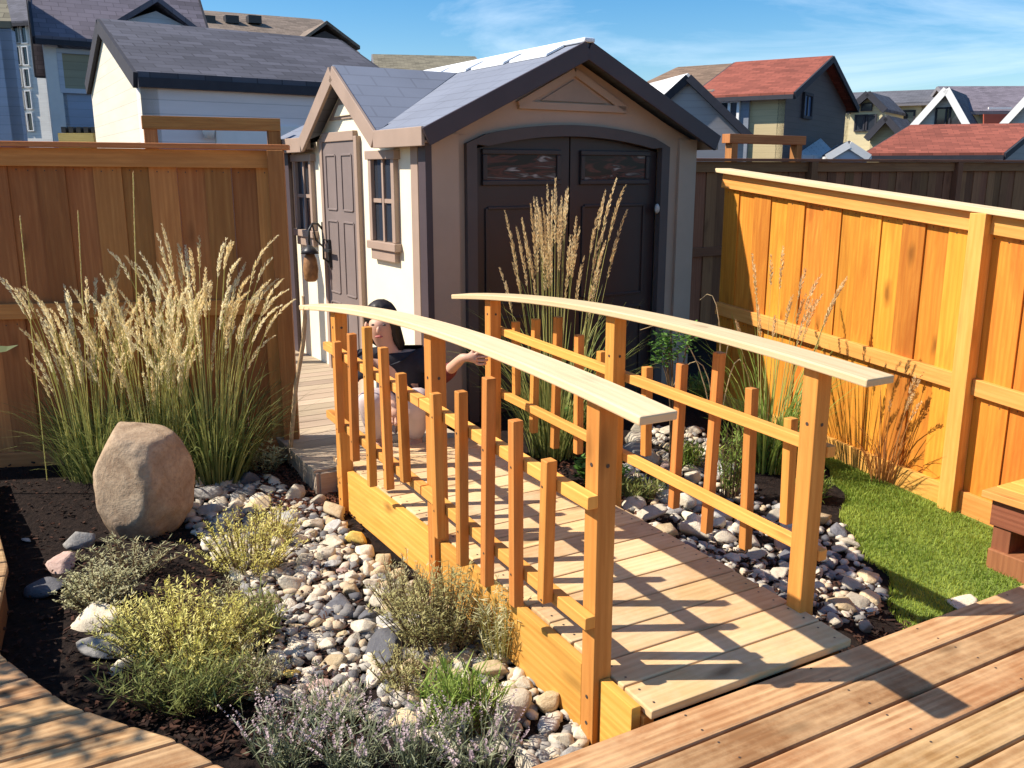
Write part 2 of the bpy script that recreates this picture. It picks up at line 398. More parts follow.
# ------------------------------------------------------------------ garden bridge
bridge=thing('garden_bridge','arched orange wooden footbridge with two handrails crossing the dry creek bed','bridge',br(0,0,0))
HW=.4385
def zr(u): return 1.127-.0206*u-.034*u*u
def zd(u): return .258-.030*(u/1.2)**2
def zu(u): return .845+.030*u
def zl(u): return .478+.040*u
side=B
bm=MB(); n=20
for i in range(n):                                # deck planks
    u0=-1.368+i*.1395; u=u0+.0675
    t=(A*.133+Z*(zd(u0+.135)-zd(u0))); nn=B.cross(t).normalized()
    if nn.z<0: nn=-nn
    bm.box(br(u,.012+rv(-.006,.006),zd(u)-.015),B*.84,t,nn*.03)
    for vv in (-.375,.39):
        for q in (-.035,.035): bm.screw(br(u+q,vv+rv(-.004,.004),zd(u+q)+.0005),nn)
bm.build('deck_board',M['bdeck'],bridge,.005)
for sg in (-1,1):
    pts=[br(u,sg*.392,zd(u)-.03-.105-.002) for u in [-1.34+.1*i for i in range(28)]]
    MB().sweep(pts,B,.04,.205,up=Z).build('stringer',M['stringer'],bridge,.003)
    if sg<0:   # outer trim boards between the posts, standing a little above the deck edge
        for (a,b) in ((-1.33,-1.12-.05),(-1.07,-.04),(.04,1.08)):
            pts=[br(a+(b-a)*i/10,sg*.432,zd(a+(b-a)*i/10)-.118) for i in range(11)]
            MB().sweep(pts,B,.034,.235,up=Z).build('side_board',M['stringer'],bridge,.003)
    for u in (-1.135,0.,1.135):
        p=br(u,sg*HW,0); gz=ground_z(p.x,p.y)
        top=zr(u)-.004 
        m_=MB().box(p+Z*((top+gz-.05)/2),Z*(top-gz+.05),A*.066,B*.066)
        for zz in (zd(u)-.07,zd(u)-.16,zu(u)+.10): m_.screw(p+Z*(zz-p.z)-A*.0332,-A,.007); m_.screw(p+Z*(zz-p.z)-B*.0332,-B,.007)
        m_.build('post',M['post'],bridge,.004)
    us=[-1.385+.1*i for i in range(31)]
    us=[u for u in us if u<(1.62 if sg<0 else 1.52)]
    pts=[br(u,sg*(HW-.004),zr(u)+.0135) for u in us]
    MB().sweep(pts,B,.128,.027,up=None).build('handrail',M['rail'],bridge,.005)
    vr=sg*(HW+.033+.020)
    for f,nm in ((zu,'upper_rail'),(zl,'lower_rail')):
        for a,b in ((-1.175,.005),(.012,1.19)):
            MB().bar(br(a,vr,f(a)),br(b,vr,f(b)),.037,.040,B).build(nm,M['cedar_rail'],bridge,.003)
    vb=sg*(HW+.033+.040+.0195)
    if sg<0: bal=[(-.205,.932,.362),(-.41,.985,.325),(-.61,1.075,.325),(-.80,.972,.337),(-.99,.897,.43),(.12,.945,.49),(.306,1.02,.40),(.50,1.08,.35),(.706,1.02,.41),(.91,.95,.50)]
    else: bal=[(-.118,.903,.50),(-.335,.96,.32),(-.55,1.045,.282),(-.755,.94,.294),(-.955,.87,.47),(1.04,.94,.53),(.84,.985,.36),(.625,1.025,.33),(.42,.963,.36),(.235,.914,.50)]
    for u,t,b in bal:
        l=rv(-.012,.012)
        m_=MB().bar(br(u-l,vb,b),br(u+l,vb,t),.037,.037,B)
        if sg<0:
            for f in (zu,zl): m_.screw(br(u,vb-.0187,f(u)+rv(-.004,.004)),-B,.0045)
        m_.build('baluster',M['post'],bridge,.003)

# ------------------------------------------------------------------ boardwalk behind the bridge
bm=MB()
for i in range(26):
    u=1.42+i*.142; bm.box(br(u+.07,-.02,.135),B*1.0,A*.135,Z*.03)
walk=thing('boardwalk',None,None,br(2,0,0)); walk['kind']='structure'
bm.build('walk_board',M['walk'],walk,.003)
bm=MB().box(br(3.2,-.50,.06),A*3.6,B*.03,Z*.15); bm.box(br(1.405,-.02,.06),B*.95,A*.03,Z*.15); bm.build('walk_fascia',M['walk'],walk)

# ------------------------------------------------------------------ shed
SZ=.561; A2=V((-math.sin(SZ),math.cos(SZ),0)); B2=V((math.cos(SZ),math.sin(SZ),0)); S0=V((-.523,5.858,0))
LS,WS=2.70,2.22; EZ,RZ,SB=1.97,2.50,.06
def sh(l,w,z=0.,o=0.,of=0.): return S0+A2*l+B2*w+V((0,0,z))-B2*o-A2*of    # o: out of the side wall, of: out of the front
shed=thing('garden_shed','cream and brown resin garden shed with gabled roof, side door and double doors','shed',sh(1.3,1.1,0))
bm=MB()
TH=.05
# side wall (with window and door openings left as recesses behind panels), back, right wall
bm.poly([sh(0,0,SB),sh(LS,0,SB),sh(LS,0,EZ),sh(1.96,0,EZ),sh(1.30,0,2.38),sh(.64,0,EZ),sh(0,0,EZ)],B2*TH)
bm.build('side_wall',M['resin_cream'],shed)
bm=MB().poly([sh(.06,WS-TH,SB),sh(LS,WS-TH,SB),sh(LS,WS-TH,EZ),sh(.06,WS-TH,EZ)],B2*TH)
bm.poly([sh(LS-TH,TH,SB),sh(LS-TH,WS-TH,SB),sh(LS-TH,WS-TH,EZ),sh(LS-TH,WS/2,RZ-.06),sh(LS-TH,TH,EZ)],A2*TH)
bm.build('rear_wall',M['resin_front'],shed)
# front wall around arched opening
OL,OR_=.30,1.92; oz=1.90
def arch(w): return oz+.10*(1-((w-(OL+OR_)/2)/((OR_-OL)/2))**2)
ap=[sh(0,OL+(OR_-OL)*i/14,arch(OL+(OR_-OL)*i/14)) for i in range(15)]
bm=MB()
bm.poly([sh(0,.0,SB),sh(0,OL,SB),sh(0,OL,EZ),sh(0,0,EZ)],A2*TH); bm.poly([sh(0,OR_,SB),sh(0,WS,SB),sh(0,WS,EZ),sh(0,OR_,EZ)],A2*TH)
for i in range(14):
    w0=OL+(OR_-OL)*i/14; w1=OL+(OR_-OL)*(i+1)/14
    rz=lambda w: EZ+(RZ-EZ)*(1-abs(w-WS/2)/(WS/2))-.02
    bm.poly([sh(0,w0,arch(w0)),sh(0,w1,arch(w1)),sh(0,w1,rz(w1)),sh(0,w0,rz(w0))],A2*TH)
bm.poly([sh(0,0,EZ),sh(0,OL,EZ),sh(0,OL,rz(OL)),sh(0,.0,rz(0.)+.001)],A2*TH); bm.poly([sh(0,OR_,EZ),sh(0,WS,EZ),sh(0,WS,rz(WS)+.001),sh(0,OR_,rz(OR_))],A2*TH)
bm.build('front_wall',M['resin_front'],shed)
# arched trim round the opening
pts=[sh(0,OL-.01,SB,of=.015)]+[sh(0,OL-.01+(OR_-OL+.02)*i/14,arch(OL+(OR_-OL)*i/14)+.01,of=.015) for i in range(15)]+[sh(0,OR_+.01,SB,of=.015)]
MB().sweep(pts,A2,.05,.075).build('door_surround',M['resin_surround'],shed)
# corner posts
MB().box(sh(.02,-.018,(EZ+SB)/2),Z*(EZ-SB),A2*.10,B2*.045).build('corner_trim',M['resin_corner'],shed)
MB().box(sh(.16,-.012,(EZ+SB)/2),Z*(EZ-SB),A2*.10,B2*.03).build('corner_trim',M['resin_trim'],shed)
MB().box(sh(-.012,.10,(EZ+SB)/2),Z*(EZ-SB),B2*.20,A2*.03).build('corner_trim',M['resin_front'],shed)
MB().box(sh(-.012,WS-.06,(EZ+SB)/2),Z*(EZ-SB),B2*.17,A2*.03).build('corner_trim',M['resin_front'],shed)
MB().box(sh(.04,WS+.012,(EZ+SB)/2),Z*(EZ-SB),A2*.12,B2*.03).build('corner_trim',M['resin_corner'],shed)
MB().box(sh(LS-.05,-.016,(EZ+SB)/2),Z*(EZ-SB),A2*.10,B2*.035).build('corner_trim',M['resin_corner'],shed)
S_knob=plain('grey_white_knob',(.50,.48,.45))
# double doors
mid=(OL+OR_)/2
for a,b in ((OL+.02,mid-.006),(mid+.006,OR_-.02)):
    ws=[a+(b-a)*i/7 for i in range(8)]
    bm=MB().poly([sh(.03,a,SB+.02),sh(.03,b,SB+.02)]+[sh(.03,w,arch(w)-.03) for w in reversed(ws)],A2*.03)
    d=bm.build('double_door',M['resin_dark'],shed)
    c=(a+b)/2; wz=1.765
    MB().box(sh(.026,c,wz),B2*.55,Z*.17,A2*.012).build('lite',M['lite'],d)
    bm=MB()
    for q in (-1,1): bm.box(sh(.020,c,wz+q*.10),B2*.63,Z*.035,A2*.024); bm.box(sh(.020,c+q*.295,wz),Z*.165,B2*.035,A2*.024)
    bm.build('lite_frame',M['resin_dark'],d,.006)
    bm=MB()
    for (z0,z1) in ((.25,.75),(.85,1.5)):
        for q in (-1,1): bm.box(sh(.024,c+q*.28,(z0+z1)/2),Z*(z1-z0),B2*.02,A2*.014); bm.box(sh(.024,c,z0 if q<0 else z1),B2*.54,Z*.02,A2*.014)
    bm.build('panel_moulding',M['resin_dark'],d,.004)
MB().ico(sh(-.03,OR_-.05,1.47),(.020,.020,.036),2,amp=.1).build('lock_knob',S_knob,shed)
# gable vent
bm=MB().poly([sh(0,.84,2.20,of=.012),sh(0,1.38,2.20,of=.012),sh(0,1.11,2.345,of=.012)],A2*.02); bm.build('gable_vent',M['resin_trim'],shed)
bm=MB()
for a,b in (((.66,2.165),(1.11,2.395)),((1.56,2.165),(1.11,2.395)),((.66,2.165),(1.56,2.165))): bm.bar(sh(0,a[0],a[1],of=.01),sh(0,b[0],b[1],of=.01),.03,.05,A2)
bm.build('vent_trim',M['resin_front'],shed,.004)
# roof
OV=.10; FO=.15
DA,DH=1.30,2.45; DO=.10; dw=.72
sl=(RZ-EZ)/(WS/2)
def roofz(w): return RZ+.04-sl*abs(w-WS/2)
def slope(sg):
    e=-OV if sg<0 else WS+OV
    return [sh(-FO,e,roofz(e)),sh(-FO,WS/2,roofz(WS/2)),sh(LS+.12,WS/2,roofz(WS/2)),sh(LS+.12,e,roofz(e))]
for sg in (-1,1):
    P_=slope(sg)
    if sg<0: P_=P_[:3]+[P_[3],sh(DA+dw,-OV,roofz(-OV)),sh(DA+dw-.02,.03,roofz(.03)),sh(DA-dw+.02,.03,roofz(.03)),sh(DA-dw,-OV,roofz(-OV))]
    MB().poly(P_,V((0,0,.035)),.5,A2).build('roof',M['shed_roof'],shed)
    e=-OV if sg<0 else WS+OV
    MB().bar(sh(-FO-.012,e+.0*sg,roofz(e)-.02),sh(-FO-.012,WS/2,roofz(WS/2)-.02),.025,.115,A2).build('barge_board',M['resin_corner'],shed,.004)
    if sg>0: MB().bar(sh(-FO,e+.012,roofz(e)-.01),sh(LS+.12,e+.012,roofz(e)-.01),.024,.11,B2).build('fascia',M['resin_trim'],shed,.004)
    else:
        for a,b in ((-FO,DA-dw),(DA+dw,LS+.12)): MB().bar(sh(a,e-.012,roofz(e)-.015),sh(b,e-.012,roofz(e)-.015),.024,.115,B2).build('fascia',M['resin_trim'],shed,.004)
# soffit
for a,b in ((-FO,DA-dw),(DA+dw,LS)): MB().poly([sh(a,-OV,roofz(-OV)-.05),sh(a,0.,roofz(-OV)-.05),sh(b,0.,roofz(-OV)-.05),sh(b,-OV,roofz(-OV)-.05)],V((0,0,.01))).build('soffit',M['resin_trim'],shed)
MB().bar(sh(-FO-.03,WS/2,roofz(WS/2)+.04),sh(LS+.15,WS/2,roofz(WS/2)+.04),.09,.03,B2).build('ridge_cap',M['skylight'],shed,.01)
for i in range(5):
    l=.05+i*.55
    w0,w1=WS/2-.04,WS/2-.19
    bm=MB().poly([sh(l,w0,roofz(w0)+.037),sh(l+.47,w0,roofz(w0)+.037),sh(l+.47,w1,roofz(w1)+.037),sh(l,w1,roofz(w1)+.037)],V((0,0,.02)))
    bm.build('skylight',M['skylight'],shed,.006)
# entry gable over the side door
def dz(l): return DH-(DH-(roofz(-OV)))*abs(l-DA)/dw
for sg in (-1,1):
    e=DA+sg*dw
    wi=WS/2-(RZ+.04-DH)/sl           # where the little ridge meets the main slope
    MB().poly([sh(e,0,dz(e)+.012,o=DO),sh(DA,0,DH+.012,o=DO),sh(DA,wi,DH+.012),sh(e,-OV+.02,dz(e)+.012)],V((0,0,.03)),.5,B2).build('entry_roof',M['shed_roof'],shed)
    MB().bar(sh(e,0,dz(e)-.02,o=DO+.012),sh(DA,0,DH-.02,o=DO+.012),.025,.12,B2).build('entry_barge_board',M['resin_trim'],shed,.004)
    MB().bar(sh(e,0,dz(e)-.005,o=DO),sh(e,-.02,dz(e)-.005,o=OV*.2),.024,.09,A2).build('entry_fascia',M['resin_trim'],shed)
MB().poly([sh(.95,0,2.12,o=.012),sh(1.65,0,2.12,o=.012),sh(1.30,0,2.35,o=.012)],B2*.01).build('entry_gable',M['resin_trim'],shed)
MB().poly([sh(1.08,0,2.14,o=.024),sh(1.52,0,2.14,o=.024),sh(1.42,0,2.22,o=.024),sh(1.18,0,2.22,o=.024)],B2*.011).build('gable_ornament',M['resin_cream'],shed,.004)
# side door
DL,DR,DT=1.80,1.10,1.99
dr=MB().box(sh((DL+DR)/2,0,(DT+SB)/2+.03,o=.012),Z*(DT-SB-.06),A2*(DL-DR-.04),B2*.03).build('door',M['resin_door'],shed,.004)
bm=MB()
for r in ((.25,.72),(.80,1.36),(1.45,1.86)):
    for q in (-1,1):
        c=(DL+DR)/2+q*.16
        for (x,hh,ww) in ((c-.10,r[1]-r[0],.014),(c+.10,r[1]-r[0],.014)): bm.box(sh(x,0,(r[0]+r[1])/2,o=.030),Z*hh,A2*ww,B2*.010)
        for zz in r: bm.box(sh(c,0,zz,o=.030),A2*.186,Z*.014,B2*.010)
bm.build('door_panel',M['resin_door'],dr,.003)
bm=MB()
for q in (DL,DR): bm.box(sh(q,0,(DT+SB)/2,o=.016),Z*(DT-SB),A2*.055,B2*.045)
bm.box(sh((DL+DR)/2,0,DT+.005,o=.016),A2*(DL-DR-.057),Z*.07,B2*.045); bm.build('door_frame',M['resin_trim'],shed,.004)
bm=MB().box(sh(DL-.09,0,1.10,o=.036),Z*.22,A2*.05,B2*.018); bm.bar(sh(DL-.09,0,1.13,o=.075),sh(DL-.22,0,1.13,o=.075),.022,.022,Z); bm.bar(sh(DL-.09,0,1.13,o=.04),sh(DL-.09,0,1.13,o=.08),.022,.022,Z)
bm.tube([sh(DL-.09,0,1.19,o=.04),sh(DL-.09,0,1.22,o=.08),sh(DL-.09,0,1.06,o=.085),sh(DL-.09,0,1.03,o=.04)],.009)
bm.build('door_handle',M['black'],dr)
# side windows
for c in (.665,2.26):
    w2,z0,z1=.19,1.26,1.82
    fr=MB()
    for q in (-1,1): fr.box(sh(c+q*w2,0,(z0+z1)/2,o=.018),Z*(z1-z0),A2*.05,B2*.04)
    fr.box(sh(c,0,z1+.03,o=.022),A2*(2*w2+.11),Z*.06,B2*.05); fr.box(sh(c,0,z0-.03,o=.026),A2*(2*w2+.10),Z*.055,B2*.06); fr.box(sh(c,0,z0-.095,o=.018),A2*(2*w2+.02),Z*.075,B2*.04)
    f=fr.build('window_frame',M['resin_trim'],shed,.004)
    MB().box(sh(c,0,(z0+z1)/2,o=.004),Z*(z1-z0),A2*(2*w2-.05),B2*.012).build('pane',M['glass'],f)
    b2=MB().box(sh(c,0,(z0+z1)/2,o=.016),Z*(z1-z0),A2*.028,B2*.016); b2.box(sh(c+w2/2+.005,0,(z0+z1)/2,o=.016),A2*(w2-.04),Z*.028,B2*.016); b2.box(sh(c-w2/2-.005,0,(z0+z1)/2,o=.016),A2*(w2-.04),Z*.028,B2*.016)
    b2.build('muntin',M['resin_trim'],f)

# hanging bird feeder on a wall bracket beside the side door
lp=sh(1.84,0,1.01,o=.15)
feeder=thing('bird_feeder','brown hanging bird feeder on a black bracket beside the shed side door','feeder',lp)
bm=MB(); prof=[(0,.035),(.02,.055),(.10,.062),(.18,.052),(.23,.03)]
bm.tube([lp+Z*(h-.14) for h,_ in prof],[r for _,r in prof],12); bm.build('seed_tube',plain('brown_feeder',(.30,.15,.06),.6,.35,30.),feeder)
MB().tube([lp+Z*.085,lp+Z*.12,lp+Z*.155],[.075,.05,.012],12).build('cap',M['black'],feeder)
pts=[sh(1.88,0,1.28,o=.02),sh(1.88,0,1.33,o=.06),sh(1.86,0,1.33,o=.11),sh(1.84,0,1.28,o=.15),sh(1.84,0,1.165,o=.15)]
bm=MB().tube(pts,.010,6); bm.tube([sh(1.88,0,1.14,o=.02),sh(1.88,0,1.20,o=.08),sh(1.86,0,1.32,o=.11)],.008,6); bm.box(sh(1.88,0,1.22,o=.014),Z*.24,A2*.03,B2*.02); bm.build('bracket',M['black'],feeder)

# ------------------------------------------------------------------ fences
def fence(name,label,p0,d,L,h0,h1,zb,nrm,mat,railmat,postmat,posts,capmat,board=.14,rails=(.42,),base=True,both=False):
    # p0 start on the ground, d direction, zb(t) ground, h0/h1 fence top z at start/end; nrm = side that shows the rails
    f=thing(name,label,'fence',p0)
    top=lambda t: h0+(h1-h0)*t/L
    bm=MB(); t=0; nb=0
    while t<L-.01:
        w=board*rv(.93,1.05); w=min(w,L-t); c=t+w/2; z0=zb(c)+.04; z1=top(c)-.02
        nb=(nb+1)%2; j=(.010 if nb else 0)+rv(-.0015,.0015)
        q=[p0+d*(t+.0006),p0+d*(t+w-.0006)]
        P=[V((q[0].x,q[0].y,zb(t)+.03)),V((q[1].x,q[1].y,zb(t+w)+.03)),V((q[1].x,q[1].y,top(t+w)-.02)),V((q[0].x,q[0].y,top(t)-.02))]
        bm.poly([x+nrm*j for x in P],-nrm*.016,None,Z)
        for zz in (zb(c)+.12,zb(c)+(top(c)-zb(c))*rails[0]+rv(-.01,.01)-.07,top(c)-.125):
            for q in (-.03,.03): bm.screw(V((*(p0+d*(c+q)+nrm*(j+.0005))[:2],zz+rv(-.006,.006))),nrm,.0038)
        t+=w
    bm.build('board_panel',mat,f)
    def run(a,b,za,zb_,out,w,h,m,nm): MB().bar(V((*(p0+d*a+nrm*out)[:2],za)),V((*(p0+d*b+nrm*out)[:2],zb_)),w,h,nrm).build(nm,m,f,.003)
    run(-.03,L+.03,top(0)+.012,top(L)+.012,.012,.135,.028,capmat,'cap_rail')
    pp=sorted(posts); segs=[]; last=-.0
    for k,pt in enumerate(pp+[L]):
        a=last; b=pt-.046 if k<len(pp) else L
        if b-a>.1: segs.append((a,b))
        last=pt+.046
    for a,b in segs:
        run(a,b,top(a)-.055,top(b)-.055,.021,.035,.10,railmat,'top_rail')
        for r in rails:
            run(a,b,zb(a)+(top(a)-zb(a))*r,zb(b)+(top(b)-zb(b))*r,.021,.036,.088,railmat,'middle_rail')
        if base: run(a,b,zb(a)+.065,zb(b)+.065,.018,.03,.13,railmat,'kick_board')
    for pt in pp:
        z0=zb(pt)-.03; z1=top(pt)-.004; c=p0+d*pt+nrm*.044
        MB().box(V((c.x,c.y,(z0+z1)/2)),Z*(z1-z0),d*.09,nrm*.085).build('post',postmat,f,.004)
    return f
# sunlit cedar fence on the right: from its far end towards the viewer
q0=V((2.40,4.72,0))+B*.075; far=q0+A*1.96
def zbr(t): return -.095+.07*(1.96-t)
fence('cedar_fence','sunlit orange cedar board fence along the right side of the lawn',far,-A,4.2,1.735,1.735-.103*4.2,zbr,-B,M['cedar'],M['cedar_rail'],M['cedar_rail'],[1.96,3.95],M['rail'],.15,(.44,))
# brown fence in shade on the left
LA=R(9.5); ld=V((math.cos(LA),math.sin(LA),0)); ln=V((math.sin(LA),-math.cos(LA),0))
pe=gp(276,150,1.86); pe=dp(276,150,5.36); pe.z=0
L=4.6; p0=pe-ld*L
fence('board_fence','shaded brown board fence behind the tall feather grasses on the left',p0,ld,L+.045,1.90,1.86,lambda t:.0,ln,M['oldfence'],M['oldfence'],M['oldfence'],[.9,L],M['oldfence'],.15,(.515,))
# dark fence behind the shed and the cedar fence
p=dp(640,162,8.6); p.z=0
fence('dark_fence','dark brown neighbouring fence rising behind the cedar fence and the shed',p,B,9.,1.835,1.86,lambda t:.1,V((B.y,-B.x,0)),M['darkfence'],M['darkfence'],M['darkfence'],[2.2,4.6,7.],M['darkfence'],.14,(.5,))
# timber trellis frames beyond the fences
def frame(label,pa,pb,h,posts):
    f=thing('trellis_frame',label,'trellis',V((*pa[:2],0)),None)
    d=(pb-pa); d.z=0; n=V((d.y,-d.x,0)).normalized()
    for t in posts:
        c=pa+d*t; MB().box(V((c.x,c.y,h/2)),Z*h,n*.1,d.normalized()*.1).build('post',M['oldfence'],f,.004)
    a=V((*(pa-d*.03)[:2],h+.05)); b=V((*(pb+d*.03)[:2],h+.05)); MB().bar(a,b,.12,.10,n).build('beam',M['oldfence'],f,.004)
frame('brown timber crossbeam on posts above the left fence, before the white garage',dp(146,127,7.5),dp(276,131,7.9),2.07,(.03,.98))
frame('brown timber crossbeam on posts above the dark fence, right of the shed',dp(728,143,10.5),dp(800,142,11.2),2.05,(.05,.95))

# ------------------------------------------------------------------ houses
def window(f,c,sd,nr,w,h,parent,fm,gm=None,grid=(0,0)):
    fr=MB(); ft=min(.1,.13*min(w,h))
    for q in (-1,1): fr.box(c+sd*(q*w/2)+nr*.03,Z*(h+ft),sd*ft,nr*.08); fr.box(c+Z*(q*h/2)+nr*.03,sd*(w-ft),Z*ft,nr*.08)
    for k in range(grid[0]): fr.box(c+sd*(w*((k+1)/(grid[0]+1)-.5))+nr*.025,Z*(h-.1),sd*.06,nr*.05)
    for k in range(grid[1]): fr.box(c+Z*(h*((k+1)/(grid[1]+1)-.5))+nr*.022,sd*(w-.1),Z*.06,nr*.04)
    o=fr.build('window',fm,parent); MB().box(c+nr*.005,sd*w,Z*h,nr*.02).build('pane',gm or M['glass'],o)
def az(deg): return V((math.sin(R(deg)),math.cos(R(deg)),0))
def along(P,d,px):             # distance along d from P until it shows at column px
    k=(px-512)/F; c=math.cos(TILT); dep=P.y*c-(P.z-H)*math.sin(TILT)
    return (P.x-k*dep)/(k*d.y*c-d.x)
def house(name,label,P,d1,L,d2,W,ze,zrdg,wall,gwall,roof,trim,ov=.35,zb=0.,ze2=None,wins=(),base=0.,ridge_at=.5,group=None,cat='house'):
    # P near corner; ridge runs along d1; long wall spans d1 from P, gable wall spans d2 from P
    P=V((P.x,P.y,0)); ze2=ze if ze2 is None else ze2
    h=thing(name,label,cat,P,group)
    n1=-d2; n1=(n1-d1*n1.dot(d1)).normalized(); n2=-d1; n2=(n2-d2*n2.dot(d2)).normalized()
    rp=W*ridge_at
    MB().poly([P+Z*zb,P+d1*L+Z*zb,P+d1*L+Z*ze,P+Z*ze],-n1*.2).build('wall',wall,h)
    for o in (d1*-.004,d1*(L-.196)): MB().poly([P+o+Z*zb,P+o+d2*W+Z*zb,P+o+d2*W+Z*ze2,P+o+d2*rp+Z*zrdg,P+o+Z*ze],d1*.2).build('gable_wall',gwall,h)
    for sg in (0,1):
        e,zz=(0,ze) if sg==0 else (W,ze2); run=abs(rp-e); s_=(zrdg-zz)/run; eo=e-ov if sg==0 else e+ov; zo=zz-s_*ov
        pts=[P-d1*ov+d2*eo+Z*zo,P+d1*(L+ov)+d2*eo+Z*zo,P+d1*(L+ov)+d2*rp+Z*zrdg,P-d1*ov+d2*rp+Z*zrdg]
        r_=MB().poly([p+Z*.04 for p in pts],Z*.12,.5,d1).build('roof',roof,h)
        if trim:
            for o in (-ov-.02,L+ov+.02): MB().bar(P+d1*o+d2*eo+Z*(zo+.06),P+d1*o+d2*rp+Z*(zrdg+.06),.05,.18,d1).build('barge_board',trim,r_)
            MB().bar(P-d1*ov+d2*(eo+(-.03 if sg==0 else .03))+Z*(zo+.04),P+d1*(L+ov)+d2*(eo+(-.03 if sg==0 else .03))+Z*(zo+.04),.05,.11,d2).build('fascia',trim,r_)
    for w in wins:
        face,px,py,ww,hh=w[:5]; fm=w[5] if len(w)>5 else M['white']; gm=w[6] if len(w)>6 else None; grid=w[7] if len(w)>7 else (0,0)
        nr,o,sd=(n1,P,d1) if face=='f' else (n2,P,d2)
        r=ray(px,py); t=((o-V((0,0,H))).dot(nr)/r.dot(nr)); c=r*t+V((0,0,H)); window(h,c+nr*.01,sd,nr,ww,hh,h,fm,gm,grid)
    return h
S_cream=siding('cream_siding',(.74,.68,.55)); S_lilac=siding('pale_lilac_siding',(.80,.74,.74)); S_blue=siding('blue_grey_siding',(.36,.43,.56))
S_dark=siding('dark_grey_siding',(.085,.075,.08)); S_slate=siding('slate_siding',(.24,.27,.32)); S_yel=siding('yellow_cream_siding',(.72,.62,.38)); S_white=siding('white_siding',(.78,.76,.70))
S_red=siding('red_siding',(.48,.11,.07)); S_olive=siding('olive_siding',(.36,.34,.24)); S_pale=siding('pale_blue_siding',(.58,.62,.70)); S_grey=siding('grey_siding',(.38,.36,.36)); S_beige=siding('beige_siding',(.62,.50,.28))
R_char=shingle('charcoal_shingle',(.085,.085,.105)); R_plum=shingle('plum_grey_shingle',(.16,.14,.165)); R_brown=shingle('brown_shingle',(.20,.155,.12)); R_olive=shingle('olive_shingle',(.19,.17,.12))
R_red=shingle('red_shingle',(.25,.075,.05)); R_tan=shingle('tan_shingle',(.20,.135,.09)); R_white=shingle('white_shingle',(.66,.66,.66),.16,.1); R_slate=shingle('slate_shingle',(.12,.12,.135))
T_dark=plain('dark_fascia',(.04,.04,.05)); T_grey=plain('grey_fascia',(.20,.19,.20))
# long garage behind the left fence
d1,d2=az(55),az(-31); Pg=dp(140,85,11.); Wg=along(Pg,d2,93); ap=Pg+d2*along(Pg,d2,110)
g=house('garage','long white-sided garage with dark shingle roof just behind the left fence',Pg,d1,along(Pg,d1,402),d2,Wg,Pg.z,dp(108,31,ap.y).z,S_lilac,S_cream,R_char,T_dark,.03,0.,dp(93,92,(Pg+d2*Wg).y).z,ridge_at=along(Pg,d2,110)/Wg,cat='garage')
n1=-d2; n1=(n1-d1*n1.dot(d1)).normalized(); Pq=V((Pg.x,Pg.y,0))
gd=MB()
t0,t1=along(V((Pg.x,Pg.y,2)),d1,216),along(V((Pg.x,Pg.y,2)),d1,300)
gd.box(Pq+d1*((t0+t1)/2)+n1*.02+Z*1.15,d1*(t1-t0),Z*2.3,n1*.06)
for k in range(1,4): gd.box(Pq+d1*((t0+t1)/2)+n1*.055+Z*(.575*k),d1*(t1-t0),Z*.03,n1*.012)
gd.build('garage_door',M['white'],g)
lp=Pq+d1*along(V((Pg.x,Pg.y,2)),d1,208)+Z*2.25+n1*.08; MB().tube([lp-Z*.12,lp,lp+Z*.10],[.05,.09,.04],8).build('wall_lamp',M['white'],g)
# blue house behind it
Pb=dp(50,33,20.); db1,db2=az(58),az(-27)
L=along(V((Pb.x,Pb.y,Pb.z)),db1,196)
bh=house('house','tall blue-grey house with plum roof behind the white garage, upper left',Pb,db1,L,db2,7.,Pb.z,Pb.z+3.0,S_blue,S_white,R_plum,T_dark,.3,wins=[('f',80,72,.75,.8,S_pale,S_olive)])
n1=-db2; n1=(n1-db1*n1.dot(db1)).normalized(); t0=along(Pb,db1,116); t1=along(Pb,db1,188); tm=along(Pb,db1,155)
P=V((Pb.x,Pb.y,0)); zt=dp(155,6,(Pb+db1*tm).y).z; ze=Pb.z+.25
MB().poly([P+db1*t0+n1*.35+Z*ze,P+db1*t1+n1*.35+Z*ze,P+db1*tm+n1*.35+Z*(zt-.15)],-n1*.2).build('cross_gable',S_pale,bh)
for a in (t0-.3,t1+.3):
    MB().poly([P+db1*a+n1*.6+Z*(ze-.25),P+db1*tm+n1*.6+Z*zt,P+db1*tm-n1*3.+Z*zt,P+db1*a-n1*3.+Z*(ze-.25)],Z*.12,.5,n1).build('cross_roof',R_plum,bh)
MB().box(P+Z*(Pb.z/2)+n1*.03-db1*.03,Z*Pb.z,db1*.28,n1*.08).build('corner_board',M['white'],bh)
# house cut by the left edge
Pa=dp(11,30,17.); da1,da2=az(-100),az(-31)
house('house','blue-grey wall with olive gable at the far left edge of the photo',Pa,da1,7.,da2,6.,Pa.z,Pa.z+2.2,S_blue,S_blue,R_olive,None,.02,wins=[])
# building with white window bands
Pw=dp(42,22,34.); dw1,dw2=az(-75),az(20)
house('apartment_building','narrow white building with a ladder of dark windows between two blue houses',Pw,dw1,8.,dw2,5.,Pw.z,Pw.z+1.5,S_white,S_white,R_char,T_dark,.2,
  wins=[('f',17+8*(i%2)+k*1.6,34+k*22,.24*1.0,.62,M['white'],None,(0,0)) for k in range(5) for i in (0,1,2)],cat='building')
